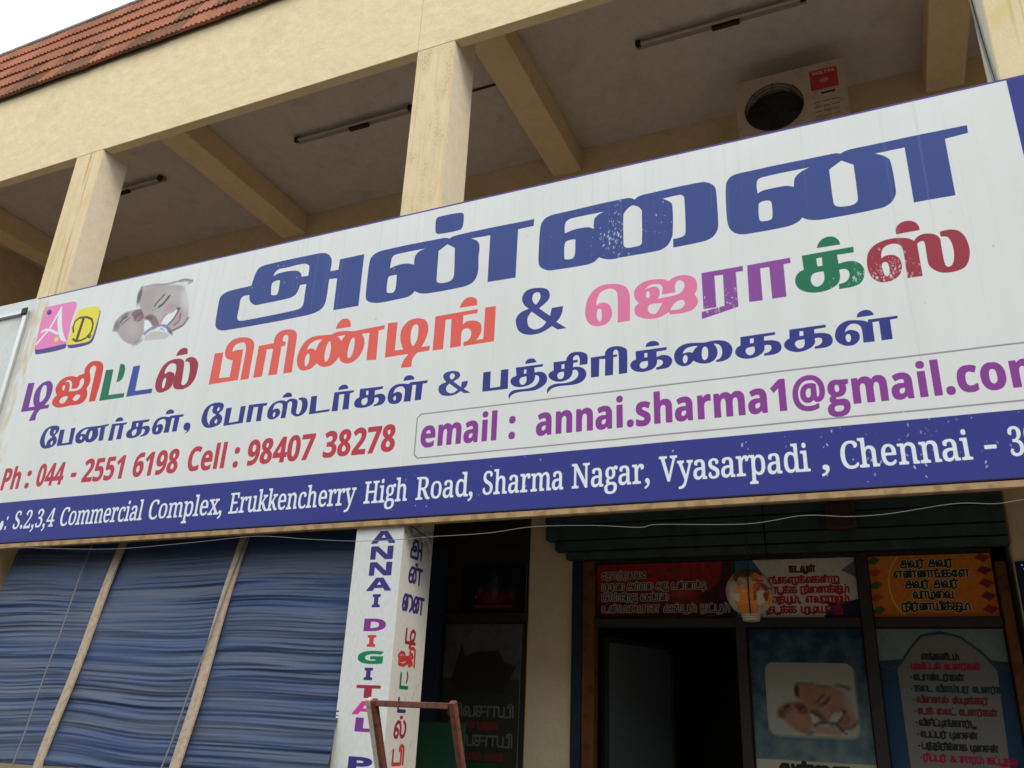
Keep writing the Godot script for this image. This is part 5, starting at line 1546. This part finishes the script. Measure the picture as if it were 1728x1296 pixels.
	["INDIGO", [[789,634,0,820,623,0,852,628,0,867,641,1,885,627,0,920,621,0,956,633,0,974,656,0,971,686,0,956,713,1,982,715,1,991,624,1,1030,625,1,1023,718,1,1049,721,1,1051,733,1,958,729,1,884,730,0,845,729,0,796,714,0,772,686,0,775,655,0], [815,687,0,831,710,0,875,719,1,862,697,0,861,680,1,839,687,0], [815,656,0,823,673,0,835,667,0,835,647,0], [894,659,0,896,694,0,910,702,0,920,681,0,917,652,0,906,643,0]]],
	["INDIGO", [[2869,749,1,2867,760,0,2853,773,0,2828,776,0,2807,765,0,2803,748,1], [2776,625,1,2816,624,1,2814,720,1,2848,720,1,2847,627,1,2888,626,1,2885,720,1,2909,724,1,2912,735,1,2779,738,1]]],
	["INDIGO", [[1168,741,1,1166,753,0,1152,765,0,1127,769,0,1106,758,0,1101,741,1], [1075,617,1,1115,616,1,1113,713,1,1147,713,1,1146,619,1,1187,619,1,1184,713,1,1208,717,1,1211,727,1,1078,730,1]]],
	["INDIGO", [[2950,689,1,2930,678,0,2920,657,0,2931,634,0,2961,625,0,2999,625,0,3031,634,0,3047,651,0,3047,673,1,3058,676,0,3071,672,0,3077,656,0,3067,640,0,3047,634,1,3046,625,1,3097,630,0,3116,647,0,3118,668,0,3104,687,0,3075,695,0,3047,690,1,3046,718,1,3095,721,1,3097,736,1,2948,737,1], [2989,721,1,3005,721,1,3006,697,1,2992,697,1], [2966,658,0,2973,675,0,3001,682,1,3006,660,0,2996,642,0,2978,640,0]]],
	["INDIGO", [[1253,681,1,1233,670,0,1223,650,0,1234,627,0,1264,617,0,1302,617,0,1334,626,0,1350,643,0,1350,665,1,1362,668,0,1374,664,0,1380,649,0,1371,633,0,1350,626,1,1349,617,1,1400,623,0,1419,640,0,1421,661,0,1407,680,0,1378,687,0,1350,682,1,1349,710,1,1398,713,1,1400,728,1,1251,729,1], [1292,713,1,1309,713,1,1309,689,1,1295,689,1], [1269,651,0,1276,667,0,1304,675,1,1309,653,0,1300,634,0,1281,632,0]]],
	["INDIGO", [[3289,750,1,3287,763,0,3270,776,0,3247,779,0,3227,769,0,3222,750,1], [3147,633,0,3176,623,0,3208,628,0,3222,648,0,3221,673,0,3206,688,0,3183,691,0,3167,682,1,3170,701,0,3184,716,0,3212,721,0,3231,710,0,3238,688,0,3235,629,1,3278,627,1,3281,719,1,3304,718,1,3303,629,1,3341,628,1,3344,719,1,3371,720,1,3374,735,1,3269,737,1,3257,728,1,3219,735,0,3178,734,0,3147,716,0,3134,688,0,3133,658,0], [3168,654,0,3174,668,0,3183,669,0,3185,652,0,3179,642,0]]],
	["INDIGO", [[1595,744,1,1594,757,0,1577,770,0,1554,773,0,1534,763,0,1529,744,1], [1454,627,0,1483,618,0,1515,622,0,1529,642,0,1528,667,0,1513,682,0,1489,685,0,1474,676,1,1477,695,0,1491,710,0,1518,716,0,1538,705,0,1545,682,0,1542,623,1,1585,622,1,1588,713,1,1611,712,1,1610,623,1,1648,623,1,1650,714,1,1678,715,1,1680,729,1,1576,731,1,1563,723,1,1526,730,0,1485,728,0,1454,711,0,1441,682,0,1440,652,0], [1475,648,0,1480,663,0,1489,664,0,1491,646,0,1486,636,0]]],
	["INDIGO", [[1711,624,0,1733,619,1,1714,598,1,1743,613,0,1752,636,0,1746,660,0,1726,671,0,1703,667,0,1696,646,0]]],
	["INDIGO", [[2012,619,1,2155,623,1,2157,730,1,2119,729,1,2119,637,1,2050,635,1,2052,731,1,2010,730,1]]],
	["INDIGO", [[2179,623,1,2214,622,1,2218,714,1,2251,712,1,2252,622,1,2287,621,1,2288,712,1,2312,714,1,2314,730,1,2179,732,1]]],
	["INDIGO", [[2483,747,1,2484,758,0,2471,772,0,2446,777,0,2422,763,0,2417,749,1], [2338,632,0,2364,622,0,2394,628,0,2415,644,0,2416,666,0,2400,684,0,2376,686,0,2362,677,1,2367,706,0,2388,719,0,2415,716,0,2428,701,0,2427,622,1,2461,621,1,2463,710,1,2475,719,0,2488,717,0,2494,698,0,2494,653,0,2514,631,0,2546,621,0,2580,630,0,2602,654,0,2604,694,0,2590,723,0,2563,734,0,2537,733,1,2536,722,1,2553,718,0,2564,699,0,2564,663,0,2553,637,0,2538,637,0,2531,649,0,2533,698,0,2526,721,0,2501,734,0,2469,735,0,2450,723,1,2422,733,0,2381,731,0,2347,715,0,2328,685,0,2327,649,0], [2367,649,0,2372,664,0,2383,663,0,2383,645,0,2375,635,0]]],
	["INDIGO", [[2622,625,1,2760,627,1,2763,641,1,2667,639,1,2662,733,1,2622,733,1]]],
	["AMP", [[3447,658,0,3466,639,0,3506,630,0,3549,635,0,3574,649,1,3594,635,1,3632,632,1,3592,659,1,3608,675,0,3613,702,1,3578,700,1,3574,671,1,3528,708,1,3561,727,0,3564,746,0,3548,762,0,3517,769,0,3480,765,0,3465,752,0,3469,731,0,3486,711,1,3448,696,0,3442,675,0], [3504,737,0,3509,753,0,3525,754,0,3534,739,0,3529,727,0,3515,721,0], [3504,700,1,3556,659,1,3535,645,0,3509,646,0,3490,661,0,3489,682,0]]],
	["INDIGO", [[3700,629,1,3842,628,1,3841,736,1,3800,737,1,3799,645,1,3743,644,1,3742,736,1,3700,736,1]]],
	["INDIGO", [[3996,752,1,3983,771,0,3958,777,0,3938,767,0,3933,751,1], [3887,693,1,3862,684,0,3855,664,0,3868,643,0,3895,631,0,3932,629,0,3967,638,0,3985,656,0,3990,683,1,4006,677,0,4012,660,0,4005,637,0,3980,621,0,3936,616,0,3884,617,0,3860,610,0,3848,593,0,3852,571,1,3861,588,0,3881,599,0,3917,603,0,3988,602,0,4027,615,0,4050,635,0,4054,663,0,4039,687,0,4013,698,0,3987,697,1,3984,724,1,4029,724,1,4031,737,1,3882,738,1], [3928,720,1,3942,720,1,3941,698,1,3927,697,1], [3904,662,0,3913,679,0,3942,683,1,3943,657,0,3933,642,0,3915,641,0]]],
	["INDIGO", [[4089,694,1,4073,688,0,4061,674,0,4070,653,0,4097,635,0,4132,629,0,4167,638,0,4184,657,0,4189,682,1,4205,682,0,4216,669,0,4216,649,0,4198,630,0,4160,619,0,4102,621,0,4071,613,0,4056,597,0,4057,575,1,4067,588,0,4083,600,0,4114,606,0,4198,605,0,4232,614,0,4253,633,0,4258,659,0,4246,682,0,4220,696,0,4189,698,1,4192,721,1,4212,721,1,4215,735,1,4190,734,1,4190,748,0,4200,758,0,4215,758,0,4224,739,0,4224,704,1,4263,704,1,4265,733,0,4261,755,0,4242,770,0,4211,777,0,4180,775,0,4159,756,0,4153,737,1,4087,738,1], [4130,720,1,4146,721,1,4145,696,1,4130,696,1], [4108,665,0,4118,678,0,4143,681,1,4143,659,0,4134,644,0,4117,645,0]]],
	["INDIGO", [[4282,631,1,4322,631,1,4324,723,1,4354,720,1,4352,631,1,4392,631,1,4394,724,1,4412,724,1,4414,736,1,4393,736,1,4395,754,0,4406,762,0,4417,754,0,4421,726,0,4421,631,1,4462,632,1,4464,732,0,4461,754,0,4441,771,0,4408,780,0,4374,776,0,4355,759,0,4352,738,1,4281,737,1]]],
	["INDIGO", [[4620,752,1,4617,766,0,4601,777,0,4578,779,0,4559,768,0,4554,753,1], [4506,695,1,4488,688,0,4478,672,0,4484,650,0,4505,634,0,4537,627,0,4573,631,0,4594,641,0,4605,658,0,4609,680,1,4630,674,0,4635,658,0,4622,645,0,4601,640,1,4604,629,1,4657,632,0,4675,649,0,4679,671,0,4662,692,0,4634,700,0,4606,694,1,4606,721,1,4654,723,1,4656,738,1,4505,738,1], [4548,722,1,4562,722,1,4562,699,1,4547,699,1], [4523,662,0,4533,678,0,4563,680,1,4563,657,0,4552,645,0,4532,646,0]]],
	["INDIGO", [[4696,653,0,4713,636,0,4737,628,0,4761,635,0,4778,651,1,4792,640,0,4818,631,0,4852,631,0,4876,646,0,4888,674,0,4885,701,0,4873,724,1,4896,716,0,4907,698,0,4909,671,0,4899,647,0,4879,639,1,4882,629,1,4919,633,0,4943,648,0,4955,676,0,4951,702,0,4930,726,0,4897,737,0,4860,738,0,4833,735,0,4792,739,0,4751,741,0,4716,730,0,4694,706,0,4689,680,0], [4730,695,0,4743,714,0,4764,722,0,4802,723,1,4784,706,0,4775,691,1,4756,697,0,4739,694,0], [4729,667,0,4737,683,0,4747,682,0,4752,664,0,4744,645,0,4734,644,0], [4817,688,0,4823,708,0,4834,715,0,4844,703,0,4846,677,0,4841,655,0,4829,646,0,4819,656,0]]],
	["INDIGO", [[4992,696,1,4979,690,0,4969,677,0,4967,659,0,4985,638,0,5016,627,0,5052,629,0,5082,643,0,5094,659,0,5096,681,1,5110,681,0,5122,677,0,5125,662,0,5114,647,0,5092,641,1,5091,630,1,5141,632,0,5163,645,0,5168,666,0,5158,689,0,5131,701,0,5096,704,1,5097,724,1,5145,726,1,5146,739,1,4994,738,1], [5036,724,1,5052,724,1,5051,700,1,5034,700,1], [5012,664,0,5020,679,0,5052,683,1,5053,661,0,5043,645,0,5024,644,0]]],
	["INDIGO", [[5205,698,1,5193,692,0,5182,679,0,5180,661,0,5198,640,0,5230,628,0,5265,630,0,5295,644,0,5308,661,0,5309,682,1,5323,683,0,5336,678,0,5338,663,0,5327,649,0,5305,643,1,5305,632,1,5355,634,0,5376,647,0,5381,668,0,5372,691,0,5344,703,0,5310,706,1,5310,726,1,5359,727,1,5359,741,1,5207,740,1], [5249,726,1,5265,725,1,5264,702,1,5247,702,1], [5225,665,0,5233,681,0,5266,685,1,5266,663,0,5257,646,0,5237,645,0]]],
	["INDIGO", [[5556,756,1,5550,772,0,5534,784,0,5513,784,0,5494,773,0,5487,755,1], [5396,657,0,5412,639,0,5437,627,0,5464,629,0,5483,644,0,5490,664,0,5485,685,0,5468,697,0,5448,700,0,5432,692,1,5442,713,0,5460,727,0,5480,726,0,5495,715,0,5501,697,0,5501,633,1,5545,632,1,5546,723,1,5572,724,1,5572,633,1,5615,634,1,5615,724,1,5645,726,1,5646,738,1,5530,738,1,5529,726,1,5511,736,0,5482,743,0,5446,745,0,5415,730,0,5398,706,0,5392,679,0], [5433,669,0,5442,682,0,5452,678,0,5454,659,0,5448,645,0,5438,647,0]]],
]
const LOGO_SHAPES := [
	["PURPLEDARK", [[115,1407,1,139,1357,0,158,1347,0,431,1351,0,449,1369,0,433,1399,1]]],
	["LOGOPINK", [[144,1385,0,418,1390,0,439,1393,0,443,1444,0,432,1561,0,445,1676,0,434,1707,0,406,1725,0,140,1728,0,116,1720,0,102,1686,0,113,1448,0,119,1400,0]]],
	["PURPLEDARK", [[447,1386,1,484,1347,0,670,1347,0,709,1377,0,708,1590,0,693,1610,1]]],
	["LOGOYELLOW", [[443,1392,0,467,1374,0,662,1370,0,689,1394,0,701,1557,0,691,1616,0,659,1644,0,485,1645,0,466,1613,0,453,1522,0,455,1430,0]]],
	["PAPER", [[282,1704,1,274,1622,0,309,1522,0,366,1432,0,434,1406,1,389,1463,0,345,1540,0,309,1640,0]]],
]
const LOGO_STROKES := [
	["PAPER", 8, [285,1697,217,1537,123,1432]],
	["PAPER", 9, [146,1525,179,1537,237,1525,318,1486]],
	["BROWN", 12, [553,1570,539,1398]],
	["BROWN", 7, [485,1471,466,1509,471,1554,507,1577,582,1571,641,1544,666,1500,667,1443,630,1403,584,1391,533,1393,498,1415]],
	["PURPLE", 18, [161,1682,175,1674]],
	["LOGOYELLOW", 18, [317,1443,324,1438]],
	["GREEN", 15, [657,1412,662,1409]],
]
const PORTRAIT := [
	["B", "SKINPALE", 0.55, [601.7,288.3,129.2,26.0,-31.9,-168.4,0.6]],
	["B", "SKINPALE", 0.5, [402.8,402.0,222.9,25.4,-21.5,-66.3,0.6]],
	["P", "SKIN", 0.62, [254,277,0,305,202,0,372,174,0,399,126,0,438,125,0,534,104,0,596,62,0,673,82,0,705,141,0,692,207,0,663,299,0,610,381,0,519,409,0,381,434,0,244,442,0,203,422,0,197,371,0]],
	["B", "SKIN", 0.5, [304.3,324.1,108.1,9.1,-33.6,-128.6,0.7]],
	["B", "SKINPALE", 0.8, [525.3,335.0,111.6,56.1,16.0,-88.2,0.7]],
	["B", "BLUSH", 0.65, [515.4,248.6,46.4,38.5,30.7,-36.0,0.7]],
	["B", "PAPER", 0.55, [652.2,290.3,80.8,24.9,-18.9,-146.2,0.8]],
	["B", "HAIR", 0.75, [211.2,391.5,26.5,-1.1,-9.7,-82.6,0.6]],
	["B", "HAIR", 0.5, [201.8,364.8,14.6,9.1,-4.2,-74.6,0.6]],
	["L", "HAIR", 0.5, [9,216,448,310,450,448,430,552,433,603,438,679,415]],
	["L", "HAIR", 0.35, [16,565,434,632,424,674,408,650,401]],
	["L", "HAIR", 0.8, [11,380,277,402,307,449,351]],
	["L", "HAIR", 0.9, [15,423,264,455,281,480,310,497,332]],
	["L", "HAIR", 0.4, [6,367,241,402,257]],
	["P", "MOUTH", 0.6, [387,144,0,412,124,0,455,133,0,423,182,0,374,218,0,334,219,0,305,202,0]],
	["B", "MOUTH", 0.7, [353.9,193.5,52.2,12.5,-1.0,-26.4,0.7]],
	["P", "PAPER", 0.95, [499,115,0,533,110,0,564,137,0,588,165,0,594,219,0,561,197,0,510,195,0,484,172,0,463,129,0]],
	["L", "BLUSH", 0.9, [14,467,137,488,182,509,198]],
	["L", "HAIR", 0.85, [11,592,224,616,218,606,195,578,146,539,109]],
	["P", "BLUSH", 0.7, [589,138,0,567,99,0,611,103,0,644,145,0,638,195,0,612,199,0]],
	["L", "MOUTH", 0.7, [9,634,174,639,130,599,99]],
	["L", "MOUTH", 0.65, [14,710,135,678,87,608,66,572,56]],
	["P", "SKIN", 0.75, [38,190,0,34,146,0,79,133,0,124,88,0,176,47,0,259,15,0,318,52,0,335,109,0,309,201,0,277,256,0,236,280,0,156,277,0,91,265,0,47,227,0]],
	["B", "SKINPALE", 0.8, [216.4,139.0,91.4,25.1,-14.6,-86.4,0.7]],
	["B", "HAIR", 0.5, [59.7,186.2,44.6,-1.6,-15.9,-59.0,0.8]],
	["B", "HAIR", 0.45, [114.3,255.7,53.8,22.3,26.4,-22.1,0.8]],
	["L", "HAIR", 0.85, [14,139,240,109,229,92,203]],
	["L", "MOUTH", 0.7, [8,108,184,135,207,171,224]],
	["P", "MOUTH", 0.65, [212,211,0,251,183,0,302,202,0,283,244,0,250,277,0,181,261,0]],
	["L", "HAIR", 0.7, [9,273,246,230,231,219,199]],
	["L", "BLUSH", 0.8, [10,262,214,235,191]],
	["P", "PAPER", 1.0, [342,89,0,374,98,0,395,116,0,379,151,0,344,181,0,319,177,0]],
	["P", "SKINPALE", 0.7, [360,30,0,441,20,0,546,12,0,572,34,0,519,64,0,423,84,0,363,67,0]],
	["L", "COLLAR", 0.85, [20,346,80,391,106,440,117,507,109,568,72]],
	["P", "COLLAR", 0.8, [471,98,0,530,73,0,582,43,0,565,83,0,500,113,0]],
	["L", "PAPER", 0.95, [10,450,104,489,104,527,84,544,65]],
	["L", "PAPER", 0.9, [6,361,75,401,93]],
	["B", "HAIR", 0.6, [579.0,54.5,15.0,27.4,5.6,-31.9,0.7]],
	["B", "HAIR", 0.4, [294.8,28.8,61.4,21.1,30.9,-20.9,0.8]],
]
const SIGN_WORDS := [
	["Ph", 176, 346, 359, 508, 0, "PHONE"],
	[":", 407, 443, 359, 508, 0, "PHONE"],
	["044", 509, 751, 359, 508, 0, "PHONE"],
	["-", 821, 864, 359, 508, 0, "PHONE"],
	["2551", 925, 1266, 359, 508, 0, "PHONE"],
	["6198", 1352, 1711, 359, 508, 0, "PHONE"],
	["Cell", 1791, 2069, 359, 508, 0, "PHONE"],
	[":", 2135, 2168, 359, 508, 0, "PHONE"],
	["98407", 2232, 2690, 359, 508, 0, "PHONE"],
	["38278", 2757, 3204, 359, 508, 0, "PHONE"],
	["email", 3362, 3789, 364, 517, 0, "EMAIL"],
	[":", 3859, 3889, 364, 517, 0, "EMAIL"],
	["annai.sharma1@gmail", 4004, 5764, 364, 517, 0, "EMAIL"],
	[".com", 5783, 6145, 364, 517, 0, "EMAIL"],
	[":", 321, 331, 89, 203, 1, "WHITE"],
	["S.2,3,4", 396, 769, 89, 203, 1, "WHITE"],
	["Commercial", 823, 1510, 89, 203, 1, "WHITE"],
	["Complex,", 1561, 2109, 89, 203, 1, "WHITE"],
	["Erukkencherry", 2162, 2999, 89, 203, 1, "WHITE"],
	["High", 3053, 3309, 89, 203, 1, "WHITE"],
	["Road,", 3362, 3677, 89, 203, 1, "WHITE"],
	["Sharma", 3734, 4147, 89, 203, 1, "WHITE"],
	["Nagar,", 4192, 4557, 89, 203, 1, "WHITE"],
	["Vyasarpadi", 4605, 5237, 89, 203, 1, "WHITE"],
	[",", 5283, 5310, 89, 203, 1, "WHITE"],
	["Chennai", 5361, 5831, 89, 203, 1, "WHITE"],
	["-", 5878, 5916, 89, 203, 1, "WHITE"],
	["39", 5963, 6059, 89, 203, 1, "WHITE"],
]
